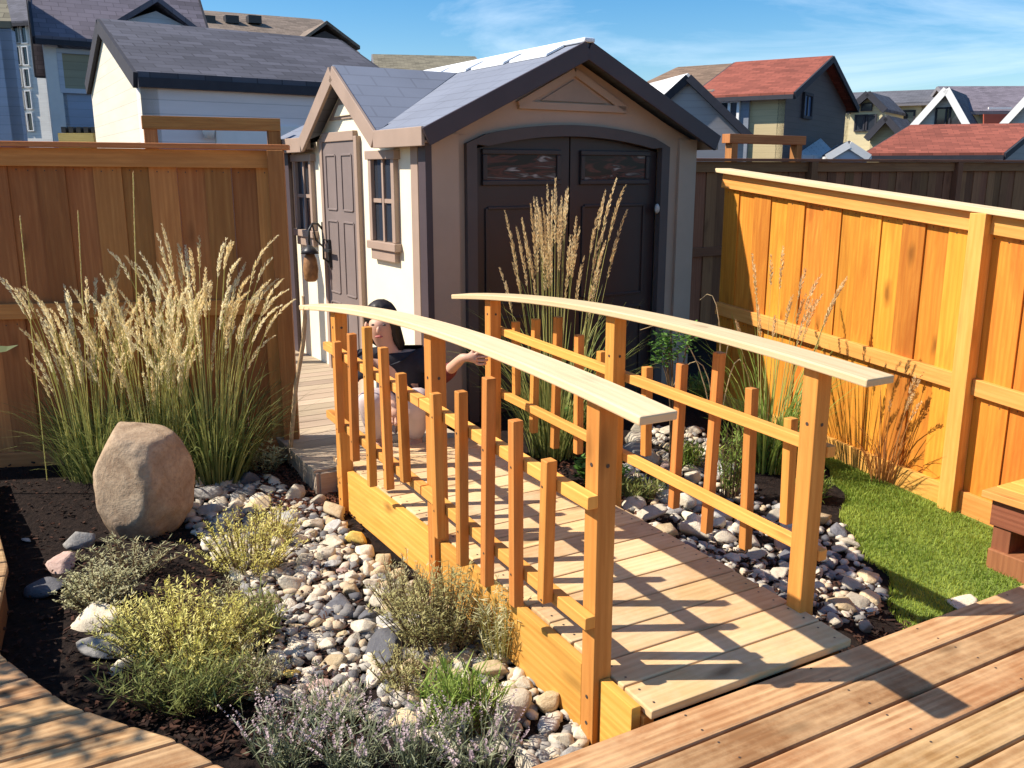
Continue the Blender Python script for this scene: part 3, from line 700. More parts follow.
# yellow lumber stack
ly=dp(80,146,15.); t=thing('lumber_stack','stack of yellow lumber with a dark strap edge below the blue house','lumber',V((ly.x,ly.y,0)))
bm=MB(); bz=dp(80,133,15.).z
yl=wood('yellow_lumber',(.78,.60,.22),(.66,.46,.14),(.6,.4,.12),.3)
for k in range(12):
    for i in range(4): bm.box(V((ly.x+rv(-.02,.02),ly.y+i*.25,bz*(k+.5)/12)),V((.56,0,0)),V((0,.23,0)),Z*(bz/12-.01))
bm.build('boards',yl,t)
bm=MB()
for i in range(5): bm.box(V((ly.x-.24+i*.12,ly.y+.4,bz+.05)),V((.07,0,0)),V((0,.8,0)),Z*.09)
bm.build('spacers',M['black'],t)
# brown roof house, centre left
d1,d2=az(62),az(-28); Pe=dp(206,46,34.); 
L=along(Pe,d1,352)
hb=house('house','brown-roofed house with three roof vents behind the long garage roof',Pe,d1,L,d2,9.,Pe.z,dp(200,13,Pe.y+4).z,S_grey,S_grey,R_brown,T_grey,.2)
n1=-d2; n1=(n1-d1*n1.dot(d1)).normalized()
for px in (225,250,274):
    c=Pe+d1*along(Pe,d1,px)-n1*2.9; c.z=dp(px,20,c.y).z; MB().box(c,d1*.5,n1*.5,Z*.28).build('roof_vent',M['black'],hb)
t0=along(Pe,d1,300);t1=along(Pe,d1,346);tm=along(Pe,d1,322); P=V((Pe.x,Pe.y,0)); zt=dp(322,27,(Pe+d1*tm).y).z; ze=dp(322,44,(Pe+d1*tm).y).z
MB().poly([P+d1*t0+n1*.5+Z*ze,P+d1*t1+n1*.5+Z*ze,P+d1*tm+n1*.5+Z*(zt-.2)],-n1*.2).build('cross_gable',S_dark,hb)
for a in (t0-.3,t1+.3): MB().poly([P+d1*a+n1*.8+Z*(ze-.2),P+d1*tm+n1*.8+Z*zt,P+d1*tm-n1*3.5+Z*zt,P+d1*a-n1*3.5+Z*(ze-.2)],Z*.12,.5,n1).build('cross_roof',R_brown,hb)
# olive roof peeping over the shed
Pf=dp(380,76,40.); L=along(Pf,az(80),480)
house('house','low olive-brown roof peeping above the shed entry gable',Pf,az(80),L,az(-10),6.,Pf.z,dp(400,58,43.).z,S_grey,S_grey,R_olive,T_grey,.2)
# white-roofed gable, right of the shed
Pk=dp(744,137,22.); dk1,dk2=az(-12),az(-82)
house('garage','small grey gabled garage with a bright white roof slope beside the shed roof',Pk,dk1,6.,dk2,2.8,Pk.z,dp(691,80,22.).z,S_grey,S_grey,R_white,T_dark,.12,cat='garage')
# red roof with dark gable
Pr=dp(786,95,25.); dr1,dr2=az(-57),az(34)
W=along(Pr,dr2,846); L=along(Pr,dr1,744); apx=Pr+dr2*(W/2)
hg=house('house','dark grey house with long red roof and a blue window in its gable',Pr,dr1,along(Pr,dr1,704),dr2,W,Pr.z,dp(822,62,apx.y).z,S_beige,S_dark,R_red,T_dark,.3,wins=[('g',806,106,.75,.62,T_dark,M['glassblue'],(1,0))])
a_=V((Pr.x,Pr.y,0)); l0,l1=along(Pr,dr1,751),along(Pr,dr1,700); nn_=-dr2; nn_=(nn_-dr1*nn_.dot(dr1)).normalized()
MB().box(a_+dr1*((l0+l1)/2)+nn_*.05+Z*(Pr.z/2-.05),dr1*(l1-l0),Z*(Pr.z-.1),nn_*.1).build('slate_wing_wall',S_slate,hg)
for px in (722,731):
    q=a_+dr1*along(Pr,dr1,px)+nn_*.11; q.z=dp(px,113,q.y).z; window(hg,q,dr1,nn_,.55,.6,hg,M['white'])
Pt=dp(708,96,26.4); L=along(Pt,dr1,625)
house('house','house with a tan-brown roof joining the red-roofed house on its left',Pt,dr1,L,dr2,8.,Pt.z,dp(700,68,30.).z,S_slate,S_slate,R_tan,T_grey,.15,wins=[])
# low white roofs
Pl=dp(832,158,26.); house('outbuilding','low white-roofed outbuilding behind the dark fence below the dark gable',Pl,az(-85),2.2,az(5),4.,dp(800,160,26.).z,dp(800,143,28.).z,S_white,S_white,R_white,None,.1,cat='outbuilding')
Pl=dp(867,159,24.); house('outbuilding','tiny slate-blue gable peeping over the dark fence left of the red garage',Pl,az(15),3.,az(-80),.95,Pl.z,dp(851,147,24.).z,S_pale,S_pale,R_slate,M['white'],.05,cat='outbuilding')
# red garage
Pi=dp(994,156,24.); di1,di2=az(-72),az(42); L=along(Pi,di1,880); apx=Pi+di2*3
hr=house('garage','low garage with a broad red-brown roof at the right behind the dark fence',Pi,di1,L,di2,6.,Pi.z,dp(1024,129,apx.y).z,S_cream,S_grey,R_red,T_dark,.3,cat='garage')
# cream house
Ph=dp(926,104,50.); dh1,dh2=az(-62),az(27); L=along(Ph,dh1,846)
hh=house('house','yellow-cream house with dark roofs and small windows left of the white gable',Ph,dh1,L,dh2,8.,Ph.z,dp(895,93,54.).z,S_yel,S_yel,R_slate,T_grey,.3,
  wins=[('f',859,126,.5,.8,T_dark),('f',868,126,.5,.8,T_dark),('f',906,119,.8,.8,T_dark)])
def cross(parent,cx,top,lx,rx,fy,Y,out,wall,roof,trim,dep=4.,wins=()):
    c=dp(cx,top,Y); e_=V((.82,-.57,0)); n=V((-.57,-.82,0)); a=c+e_*along(c,e_,lx); b=c+e_*along(c,e_,rx); a.z=b.z=dp(cx,fy,Y).z
    MB().poly([V((a.x,a.y,0)),V((b.x,b.y,0)),b,c-Z*.1,a],-n*dep).build('gable_wall',wall,parent)
    for px,py,ww,hh in wins:
        r_=ray(px,py); q=r_*((c-V((0,0,H))).dot(n)/r_.dot(n))+V((0,0,H)); window(parent,q+n*.02,e_,n,ww,hh,parent,T_dark)
    for q in (a,b):
        dd=(q-c); e=c+dd*1.12
        r=MB().poly([e+n*.4,c+n*.4,c-n*dep,e-n*dep],Z*.15,.5,n).build('roof',roof,parent)
        if trim: MB().bar(e+n*.45+Z*.05,c+n*.45+Z*.05,.08,.3,n).build('barge_board',trim,r)
cross(hh,870,95,852,887,111,47.,.5,S_yel,R_slate,T_dark,4.,[(861,123,.55,.75),(870,123,.55,.75),(867,107,.5,.35)]); cross(hh,888,119,872,906,138,44.,.5,S_beige,R_slate,T_dark)
# white A-gable house
Pm=dp(990,112,48.); t=thing('house','steep white A-shaped gable house behind the red-brown garage roof','house',V((Pm.x,Pm.y,0)))
cross(t,948,91,916,974,130,44.,.5,S_white,R_slate,M['white'],5.,[(943,117,.6,.8),(953,117,.6,.8)])
# house with red and cream walls
Pn=dp(1010,112,46.); L=along(Pn,az(-84),964)
hn=house('house','dark-roofed house with red and cream wall panels at the right edge of the skyline',Pn+V((6,0,0)),az(-88),L+6,az(10),8.,Pn.z,dp(1010,89,50.).z,S_yel,S_yel,R_plum,T_grey,.3,wins=[('f',998,120,1.,1.1,M['white'])])
MB().poly([dp(984,114,45.6),dp(1014,114,45.6),dp(1014,130,45.6),dp(984,130,45.6)],V((0,.1,0))).build('red_panel',S_red,hn)
cross(hn,1036,92,1006,1066,128,42.,.5,S_white,R_slate,M['white'],3.)

# ------------------------------------------------------------------ plants
def bent(p,d,L,lean,n=6,droop=0.):
    pts=[];q=p.copy();dirv=V((d.x*lean,d.y*lean,1)).normalized()
    for k in range(n):
        pts.append(q.copy()); q=q+dirv*(L/(n-1)); dirv=(dirv+V((d.x,d.y,0))*(droop*(k+1)/n)+V((0,0,-droop*.9*(k/n)))).normalized()
    return pts
def reed(label,base,spread,nst,hlo,hhi,nbl,group,seedm,bladem,stemm,lean=.12,bias=V((0,0,0)),seed_len=.22,loose=1.,cat='grass'):
    t=thing('feather_grass',label,cat,base,group)
    st=MB(); sd=MB(); bl=MB()
    for _ in range(nst):
        th=rv(0,6.283); r=spread*math.sqrt(random.random()); p=base+V((math.cos(th)*r,math.sin(th)*r*.7,0)); d=V((math.cos(th),math.sin(th),0))*1.+bias
        h=rv(hlo,hhi); pts=bent(p,d,h,lean*rv(.2,1.6),7,rv(0,.10)*loose); side=V((math.cos(rv(0,3.1)),math.sin(rv(0,3.1)),0)); tn=random.random()
        st.tube(pts,[.0034,.0032,.0029,.0026,.0022,.0017,.001],4,tn,False)
        L=seed_len*rv(.6,1.25); e=pts[-1]; dd=(pts[-1]-pts[-3]).normalized(); s0=e-dd*L*.45
        dr=V((d.x,d.y,-.5)); sp=[]; q=s0; 
        for k in range(7): sp.append(q.copy()); q=q+dd*(L/6); dd=(dd+dr*rv(.02,.10)*loose).normalized()
        tn=random.random()
        for k in range(int(L*420)):              # little bristles make the plume
            f=random.random(); i=min(5,int(f*6)); c=sp[i].lerp(sp[i+1],f*6-i); ax=(sp[i+1]-sp[i]).normalized(); w=math.sin(math.pi*min(1,f*.9+.1))
            o=V((rv(-1,1),rv(-1,1),rv(-.4,.4))).normalized(); n=o.cross(ax)
            sd.leafq(c,(ax*1.1+o*.55).normalized(),n if n.length>.01 else Z,.013+.017*w,.0034+.0026*w,max(0,min(1,tn+rv(-.3,.3))))
    for _ in range(nbl):
        th=rv(0,6.283); r=spread*1.1*math.sqrt(random.random()); p=base+V((math.cos(th)*r,math.sin(th)*r*.7,0)); d=V((math.cos(th),math.sin(th),0))+bias*.5
        h=rv(.35,1.15)*hlo; pts=bent(p,d,h,rv(.08,.6),7,rv(.05,.55)); sdv=V((-d.y,d.x,0)).normalized(); w=rv(.005,.010)
        bl.strip(pts,[w*.8,w,w,w*.9,w*.7,w*.5,w*.1],sdv,random.random())
    st.build('stalks',stemm,t); sd.build('plume',seedm,t); bl.build('blades',bladem,t); return t
GL='feather reed grasses in front of the left fence'
b=gp(100,484,0); reed('left feather reed grass clump with pale plumes before the brown fence',b,.16,62,.62,1.12,380,GL,M['seed'],M['reed_dark'],M['straw'],.06,V((.03,0,0)),.23,1.2)
for px,py,top in ((58,486,204),(140,486,180),(113,486,224)):
    pass
b=gp(160,486,0); reed('middle feather reed grass clump behind the big boulder',b,.19,70,.58,1.10,380,GL,M['seed'],M['reed_dark'],M['straw'],.07,V((0,0,0)),.23,1.2)
b=gp(216,484,0); reed('right feather reed grass clump leaning towards the fence end post',b,.17,66,.75,1.38,380,GL,M['seed'],M['reed_dark'],M['straw'],.10,V((.3,0,0)),.27,1.6)
# a few tall single plumes
b=gp(95,488,0); t=thing('feather_grass','three tall thin plumes standing up above the left feather reed grasses','grass',b,GL)
st=MB();sd=MB()
for px,top,bx in ((20,218,48),(78,212,92),(133,173,142)):
    p=gp(bx,488,0); e=dp(px,top,p.y); pts=[p.lerp(e,k/8)+V((0,.0,0)) for k in range(9)]
    st.tube(pts,.0026,4,.8,False)
    for k in range(130):
        f=rv(.74,1.); c=p.lerp(e,f); o=V((rv(-1,1),rv(-1,1),rv(0,.5))).normalized(); ax=(e-p).normalized(); sd.leafq(c,(ax*1.6+o*.35).normalized(),o.cross(ax),.02,.004,random.random())
st.build('stalks',M['straw'],t); sd.build('plume',M['dryseed'],t)
b=V((.26,5.35,.02)); reed('tan feather reed grass clump in front of the shed double doors',b,.14,40,1.00,1.50,260,None,M['dryseed'],M['reed'],M['straw'],.09,V((.05,0,0)),.36,.5)
b=gg(765,470); reed('feather reed grass clump against the far end of the cedar fence',b,.13,16,.85,1.20,200,None,M['dryseed'],M['ggrass'],M['straw'],.13,V((.05,0,0)),.26,.8)
b=gg(716,452); t=thing('feather_grass','few long arching bare stems between the shed and the cedar fence','grass',b)
st=MB()
for px,py,ex,ey in ((700,300,640,330),(730,262,700,300),(736,300,752,395),(712,310,672,388),(725,285,745,360)):
    m_=dp(px,py,b.y); e=dp(ex,ey,b.y); pts=[]
    for k in range(9):
        f=k/8; pts.append(b*(1-f)**2+m_*2*f*(1-f)*1.0+e*f*f)
    st.tube(pts,[.006-.0005*k for k in range(9)],4,.9,False)
st.build('stems',M['dryseed'],t)
b=gg(884,482); reed('dry red-brown grass clump leaning on the cedar fence',b,.09,16,.45,.68,90,None,M['dryseed'],M['dry'],M['dry'],.16,V((.1,.05,0)),.12)

def herb(name,label,base,rx,ry,h,nst,leafm,lsize,lw,per,cat='plant',stemm=None,upright=.6,group=None,tip=None,tipm=None,shag=.25):
    shag=min(shag,.9)
    t=thing(name,label,cat,base,group); st=MB();lf=MB();fl=MB()
    for _ in range(nst):
        th=rv(0,6.283); r=math.sqrt(random.random()); d=V((math.cos(th)*rx,math.sin(th)*ry,0))*r
        p=base+d*.45+V((0,0,-.01)); hh=h*(1-shag*r*r)*rv(.6,1.15); e=base+d*rv(.85,1.25)+Z*hh
        m_=p.lerp(e,.55)+Z*hh*.18+V((rv(-.02,.02),rv(-.02,.02),0)); pts=[p*(1-f)**2+m_*2*f*(1-f)+e*f*f for f in (0,.25,.5,.75,1)]
        st.tube(pts,[.0022,.002,.0018,.0014,.0008],4,random.random(),False); tn=rv(.1,.9)
        for k in range(per):
            f=.15+.85*random.random(); i=min(3,int(f*4)); c=pts[i].lerp(pts[i+1],f*4-i); a=rv(0,6.283); dd=V((math.cos(a),math.sin(a),rv(-.2,1.2)*upright+.1)).normalized()
            lf.leafq(c,dd,V((rv(-.4,.4),rv(-.4,.4),1)),lsize*rv(.6,1.3),lw*rv(.7,1.2),max(0,min(1,tn+rv(-.25,.25)+.25*(f-.5))))
        if tip:
            ax=(pts[-1]-pts[-2]).normalized(); c=pts[-1]
            for k in range(tip[1]):
                f=random.random(); a=rv(0,6.283); o=V((math.cos(a),math.sin(a),.5)); fl.leafq(c+ax*(tip[0]*(f-.3)),o.normalized(),ax,tip[2]*(1-.4*f),tip[2]*.8,max(0,min(1,tn+rv(-.3,.3))))
    st.build('stems',stemm or M['stem'],t); lf.build('leaves',leafm,t)
    if tip: fl.build('flowers',tipm,t)
    return t
b=gp(188,668); herb('herb_plant','large yellow-green feathery plant in the middle of the left bed',b,.30,.24,.31,190,M['yleaf'],.021,.005,40,shag=.5,upright=1.2)
b=gp(248,572); herb('herb_plant','smaller yellow feathery plant among the stones behind the large one',b,.24,.18,.30,100,M['yleaf'],.020,.005,34,shag=.5,upright=1.2)
b=gp(100,606); herb('herb_plant','grey-green small-leaved plant beside the pale stones left of the creek',b,.18,.15,.19,100,M['gleaf'],.018,.007,26,shag=.5)
b=gp(128,572); herb('herb_plant','wispy grey plant at the foot of the boulder',b,.26,.13,.17,60,M['gleaf'],.03,.005,14,shag=.5)
b=gp(190,708); herb('herb_plant','dark green grassy plant in front of the yellow-green one',b,.27,.14,.17,150,M['dgrass'],.055,.005,12,upright=1.5)
b=gp(262,640); herb('herb_plant','thin dark green sprigs right of the large yellow-green plant',b,.11,.12,.20,40,M['dgrass'],.05,.006,10,upright=1.3)
b=gp(440,648); herb('herb_plant','olive bushy plant under the near left side of the bridge',b,.24,.18,.33,150,M['oleaf'],.024,.0055,30,shag=.4)
b=gp(500,660); herb('herb_plant','sparse straw-coloured plant touching the bridge side board',b,.10,.10,.30,40,M['gleaf'],.04,.005,12,stemm=M['straw'])
b=gp(462,735); herb('herb_plant','fresh green grassy tuft between the lavender and the bridge',b,.13,.10,.20,110,M['ggrass'],.08,.006,8,upright=2.)
LV='lavender plants along the front of the bed'
for px,py,l in ((285,770,'leftmost lavender plant at the front of the bed'),(350,772,'middle lavender plant with greenest leaves at the front of the bed'),(415,772,'third lavender plant, right of the greenest one'),(478,775,'rightmost lavender plant below the grassy tuft'),(330,722,'pinkish lavender plant behind the front row, below the stones')):
    b=gp(px,py); herb('lavender',l,b,.14,.11,.17 if py>740 else .11,40,M['lav'],.05,.0045,9,'lavender',M['lav'],2.2,LV,(.075,22,.0085),M['lavf'],.1)
for px,py,rx,ry,h,m,l in ((135,640,.16,.14,.18,'yleaf','loose wispy yellow-green tuft between the pale stone pair and the large feathery plant'),(238,628,.16,.14,.20,'gleaf','pale wispy tuft spilling over the stones right of the large yellow-green plant'),(272,545,.15,.12,.24,'yleaf','thin upright yellow tuft at the back of the stones, right of the smaller yellow plant'),(402,612,.14,.12,.26,'gleaf','thin pale sprigs above the olive bushy plant by the bridge side'),(408,690,.16,.12,.18,'oleaf','low sparse olive tuft between the flat tan slab and the bushy plant'),(250,690,.14,.12,.16,'gleaf','sparse grey-green tuft just above the leftmost lavender plant')):
    b=gp(px,py); herb('herb_plant',l,b,rx,ry,h,60,M[m],.022,.0045,22,shag=.6,upright=1.4)
# greens behind the bridge
for px,py,rx,h,l,m in ((600,490,.16,.20,'low leafy green plant seen through the bridge, left of the middle post','shrub'),(575,455,.14,.30,'leafy green plant behind the far bay of the bridge','shrub'),(700,405,.12,.22,'small bright green plant at the foot of the little shrub','ggrass'),(730,500,.10,.45,'upright green grassy plant beside the lawn behind the balusters','ggrass'),(790,470,.10,.40,'upright green blades in front of the cedar fence','ggrass'),(640,500,.15,.12,'dark green creeping plant beside the bridge deck','dgrass'),(765,470,.13,.22,'bright green grassy tuft at the back corner of the lawn','ggrass'),(690,470,.12,.16,'low fresh green tuft among the stones behind the right balusters','ggrass'),(812,500,.10,.16,'small green tuft at the lawn edge beside the near right post','ggrass')):
    b=gg(px,py); herb('leafy_plant',l,b,rx,rx*.8,h,60,M[m],.05,.022 if m=='shrub' else .008,12,'plant',None,.6 if m=='shrub' else 2.)
b=br(.86,1.5); b.z=ground_z(b.x,b.y)
t=thing('shrub','little green-leaved shrub on a bent stem before the shed corner','shrub',b); st=MB(); lf=MB()
c=dp(678,345,b.y); top=c
for k in range(9):
    e=c+V((rv(-.11,.11),rv(-.09,.09),rv(-.06,.12))); m_=b.lerp(c,.6)+V((rv(-.03,.03),0,0)); pts=[b*(1-f)**2+m_*2*f*(1-f)+e*f*f for f in (0,.25,.5,.75,1)]
    st.tube(pts,[.009,.007,.005,.004,.002],5,.5,False)
    for i in range(60):
        q=pts[4]+V((rv(-1,1),rv(-1,1),rv(-1,1)))*.06; a=rv(0,6.28); lf.leafq(q,V((math.cos(a),math.sin(a),rv(-.5,.6))).normalized(),V((rv(-.5,.5),rv(-.5,.5),1)),rv(.025,.045),rv(.014,.022),random.random())
st.build('branches',M['stem'],t); lf.build('leaves',M['shrub'],t)
# low dark foliage at the fence foot
b=gp(262,478); herb('leafy_plant','low grey-green mound at the foot of the fence end post',b,.14,.10,.22,50,M['gleaf'],.04,.014,14)
# dark leaf poking in from the left edge
b=dp(-40,420,4.6); b.z=0; t=thing('leafy_plant','dark leaf tip poking in at the left edge before the fence','plant',b); bm=MB(); e=dp(18,345,4.6)
bm.strip([b+Z*.75,b.lerp(e,.6)+Z*.32,e-V((.06,0,.02)),e],[.02,.05,.03,.002],V((0,.6,.8)),.1); bm.tube([b,b+Z*.4,b+Z*.76],.006,5); bm.build('leaf',M['dgrass'],t)

# unseen tree, added to cast patchy shade on deck corner and bare mulch
tb=V((-4.05,2.30,0)); t=thing('added_shade_tree','young leafy tree standing beside the deck beyond the left edge','tree',tb)
bm=MB(); cr=MB()
bm.tube([tb,tb+V((.02,.03,.8)),tb+V((-.02,.0,1.5)),tb+V((.03,.04,2.3))],[.04,.035,.028,.015],8)
for k in range(16):
    a=k*2.4; z0=1.2+.07*k; e=tb+V((math.cos(a)*rv(.35,.62),math.sin(a)*rv(.35,.62),z0+rv(.3,.6))); bm.tube([tb+Z*z0,tb.lerp(e,.5)+Z*(z0*.5+.12),e],[.014,.010,.004],5)
    for i in range(120):
        q=e+V((rv(-1,1),rv(-1,1),rv(-1,1)))*.16; th=rv(0,6.28); cr.leafq(q,V((math.cos(th),math.sin(th),rv(-.6,.4))).normalized(),V((rv(-.6,.6),rv(-.6,.6),1)),rv(.05,.08),rv(.03,.045),random.random())
bm.build('trunk',M['stem'],t); cr.build('crown',M['shrub'],t)
# ------------------------------------------------------------------ stones
def rockmesh(i,sub=3,flat=.6,amp=.35):
    bm=bmesh.new(); bmesh.ops.create_icosphere(bm,subdivisions=sub,radius=.5); off=V((i*7.3,i*3.1,i*5.7)); sx,sy=rv(.8,1.15),rv(.65,.95)
    cuts=[(V((rv(-1,1),rv(-1,1),rv(-.4,1))).normalized(),rv(.22,.38)) for _ in range(9)]
    for v in bm.verts:
        p=v.co*(1+amp*noise.noise(v.co*2.2+off)+.10*noise.noise(v.co*6+off))
        for n,d in cuts:
            k=p.dot(n)-d
            if k>0: p=p-n*k*.94
        v.co=V((p.x*sx,p.y*sy,p.z*flat))
    me=bpy.data.meshes.new('river_rock'); bm.to_mesh(me); bm.free(); me.polygons.foreach_set('use_smooth',[True]*len(me.polygons)); return me
RMS=[rockmesh(i,3,rv(.42,.75)) for i in range(14)]
VAR={}
def rock(x,y,size,tone,label,group=None,rot=None,dzz=.18,zs=1.,name='river_rock',z=None):
    i=random.randrange(len(RMS)); key=(i,tone)
    if key not in VAR:
        me=RMS[i].copy(); me.name='river_rock'; me.materials.clear(); me.materials.append(M['rock_'+tone]); VAR[key]=me
    o=bpy.data.objects.new(name,VAR[key]); col.objects.link(o); gz=ground_z(x,y) if z is None else z
    o.location=(x,y,gz+size*dzz*zs); o.scale=(size,size,size*zs); o.rotation_euler=rot or (rv(-.35,.35),rv(-.35,.35),rv(0,6.28))
    tag(o,label,'stone',group); PL.append((x,y,size*.5)); return o
PL=[]
# the boulder
bm=MB(); bc=gp(133,541); bl=V((bc.x,bc.y+.18,0)); off=V((3.3,1.7,9.1))
b_=bmesh.new(); bmesh.ops.create_icosphere(b_,subdivisions=5,radius=1.)
for v in b_.verts:
    n=v.co.copy(); p=n*(1+.13*noise.noise(n*1.1+off)+.06*noise.noise(n*3+off)+.020*noise.noise(n*8+off)+.008*noise.noise(n*20+off))
    for cn,cd in ((V((.85,-.35,.30)).normalized(),.80),(V((-.3,-.9,.15)).normalized(),.82),(V((-.75,-.2,.6)).normalized(),.86),(V((.12,-.05,1)).normalized(),.76),(V((.75,-.1,.75)).normalized(),.93)):
        k=p.dot(cn)-cd
        if k>0: p-=cn*k*.8
    w=1-.04*sstep(.0,1.,p.z); v.co=V((p.x*.242*w*(1-.16*sstep(-.2,-.9,p.z)),p.y*.22*w,p.z*.345+.235))
me=bpy.data.meshes.new('boulder'); b_.to_mesh(me); b_.free(); me.polygons.foreach_set('use_smooth',[True]*len(me.polygons)); me.materials.append(M['boulder'])
o=bpy.data.objects.new('boulder',me); col.objects.link(o); o.location=bl; tag(o,'big tan upright boulder standing in front of the feather grasses','boulder'); PL.append((bl.x,bl.y,.25))
# stones that can be told apart
for px,py,sz,tone,zs,lab in ((82,545,.16,'grey',1.3,'grey stone left of the boulder foot, just above the pink one'),(64,566,.17,'pink',.8,'pinkish flat stone left of the boulder, at the mulch edge'),(48,588,.20,'dark',.5,'flat dark slab lying in the mulch nearest the left edge'),
  (98,625,.22,'pale',.75,'pale rounded stone at the left edge of the creek bed, upper of a pair'),(104,652,.22,'grey',.75,'grey rounded stone at the left edge of the creek bed, lower of a pair'),(128,668,.15,'pale',.8,'small pale stone just below the pair at the left edge'),(150,660,.13,'tan',.8,'small tan stone by the stem of the large yellow-green plant'),
  (27,541,.06,'grey',.8,'tiny lone stone in the mulch at the left'),(205,497,.22,'grey',.8,'large grey stone right of the boulder'),(228,522,.20,'grey',.7,'wide grey stone below the large one right of the boulder'),(258,512,.2,'tan',.7,'large tan stone in the row behind the yellow plant'),(290,520,.21,'grey',.65,'large flat grey stone at the back of the creek bed'),(228,560,.16,'pale',.7,'pale stone half hidden by the smaller yellow plant'),
  (356,541,.17,'yellow',.8,'bright yellow stone near the far end of the bridge side'),(366,556,.12,'pale',.9,'cream stone just below the bright yellow stone'),(385,562,.11,'tan',.8,'tan stone by the bridge side right of the cream one'),(330,545,.17,'pale',.7,'large pale stone left of the bright yellow stone'),(385,655,.26,'dark',.45,'broad flat dark slab in the middle of the creek bed'),(335,610,.22,'dark',.4,'flat dark slab above the broad one in the creek bed'),
  (290,676,.10,'yellow',.8,'small golden stone above the lavender'),(272,668,.12,'pale',.9,'oval cream stone left of the small golden stone'),(405,722,.20,'tan',.6,'flat tan slab behind the lavender'),(500,712,.2,'pale',.7,'pale lumpy stone under the near end of the bridge'),(318,690,.11,'pink',1.,'reddish stone above the lavender'),
  (960,607,.20,'pale',.6,'single pale stone on the lawn touching the deck edge'),(850,545,.13,'pale',.8,'pale stone at the lawn edge behind the near right post'),(868,580,.14,'tan',.8,'tan stone bulging over the lawn edge right of the near right post'),(855,606,.15,'pale',.8,'cream stone nearest the deck right of the near right post'),(680,450,.30,'tan',.4,'long tan slab seen between the right balusters'),(668,432,.26,'pale',.4,'pale flat slab behind the right balusters, above the long tan slab')):
    p=gg(px,py); rock(p.x,p.y,sz,tone,lab,None,None,.16,zs)
# the rest of the creek bed
CL=[(190,492),(262,480),(335,512),(372,560),(432,604),(490,640),(560,690),(600,742),(535,790),(440,740),(300,705),(232,684),(262,612),(226,570),(182,520)]
CR=[(640,425),(705,430),(765,500),(838,520),(886,590),(868,632),(812,625),(742,590),(660,535),(600,480)]
PLW=[tuple(gp(*q))[:2] for q in CL]; PRW=[tuple(gg(*q))[:2] for q in CR]
def fill(poly,n,big,where,gkey,maxtry=60000,under=True):
    xs=[p[0] for p in poly]; ys=[p[1] for p in poly]; c=0; tries=0
    while c<n and tries<maxtry:
        tries+=1; x,y=rv(min(xs),max(xs)),rv(min(ys),max(ys))
        if not in_poly(x,y,poly): continue
        s=big*rv(.55,1.25)*(1-.5*tries/maxtry)*(1.35 if y>4.2 else 1.)
        if any((x-a)**2+(y-b)**2<(.80*(s*.5+r))**2 for a,b,r in PL): continue
        tone=random.choices(['pale','grey','tan','dark','pink'],[.52,.22,.15,.07,.04])[0]
        size='larger' if s>.115 else ('middling' if s>.075 else 'small')
        word={'pale':'cream-white','grey':'mid-grey','tan':'sandy tan','dark':'charcoal','pink':'pinkish'}[tone]
        rock(x,y,s,tone,f'{size} {word} rounded stone lying {where}',gkey+f', {size} {word}',None,.20,rv(.7,1.1)); c+=1
    return c
n1_=fill(PLW,178,.112,'in the dry creek bed left of the bridge','stones of the left creek bed')
n2_=fill(PRW,76,.140,'in the stone border right of the bridge','stones of the right border')
print('ROCKS',n1_,n2_,len(PL))
# pebbles between the stones and bark mulch (uncountable)
def pebbles(poly,n,name,lab,lo,hi):
    bm=MB(); xs=[p[0] for p in poly]; ys=[p[1] for p in poly]; c=0
    while c<n:
        x,y=rv(min(xs),max(xs)),rv(min(ys),max(ys))
        if not in_poly(x,y,poly): continue
        s=rv(lo,hi); bm.ico(V((x,y,ground_z(x,y)+s*.2)),(s,s*rv(.6,1),s*rv(.4,.7)),1,None,Matrix.Rotation(rv(0,6.28),3,'Z')@Matrix.Rotation(rv(-.5,.5),3,'X'),.3); c+=1
    s_=NT(name+'_stone'); k=s_.ramp(s_.tone(),[(0.,(.10,.10,.11)),(.35,(.30,.28,.25)),(.6,(.58,.52,.42)),(.85,(.50,.38,.24)),(1.,(.72,.67,.56))]); s_.bump(s_.noise(s_.pos(),60.,3),.4,.01)
    tag(bm.build(name,s_.fin(k,.85,.2)),lab,'gravel',kind='stuff')
pebbles(PLW,1500,'creek_gravel','small gravel filling the gaps of the dry creek bed',.014,.042)
pebbles(PRW,1000,'border_gravel','small gravel filling the gaps of the right stone border',.014,.038)
bm=MB()
for _ in range(7500):
    if random.random()<.35: p=gp(rv(255,345),rv(462,520))
    else:
        a_=rv(0,360)
        if a_<110 and random.random()<.55: continue
        p=gp(a_,rv(464,760))
    if random.random()<.25: q=br(rv(-1.2,1.4),rv(.45,1.4)); p=q
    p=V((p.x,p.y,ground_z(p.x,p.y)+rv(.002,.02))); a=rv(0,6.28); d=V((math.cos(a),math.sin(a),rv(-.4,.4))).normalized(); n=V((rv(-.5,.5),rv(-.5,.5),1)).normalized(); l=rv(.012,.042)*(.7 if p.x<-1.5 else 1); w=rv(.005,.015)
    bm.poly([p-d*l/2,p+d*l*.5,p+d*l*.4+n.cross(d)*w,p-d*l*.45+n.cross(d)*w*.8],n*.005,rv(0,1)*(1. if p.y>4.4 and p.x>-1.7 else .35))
tag(bm.build('mulch',M['bark']),'dark bark mulch covering the soil of the garden bed','mulch',kind='stuff')

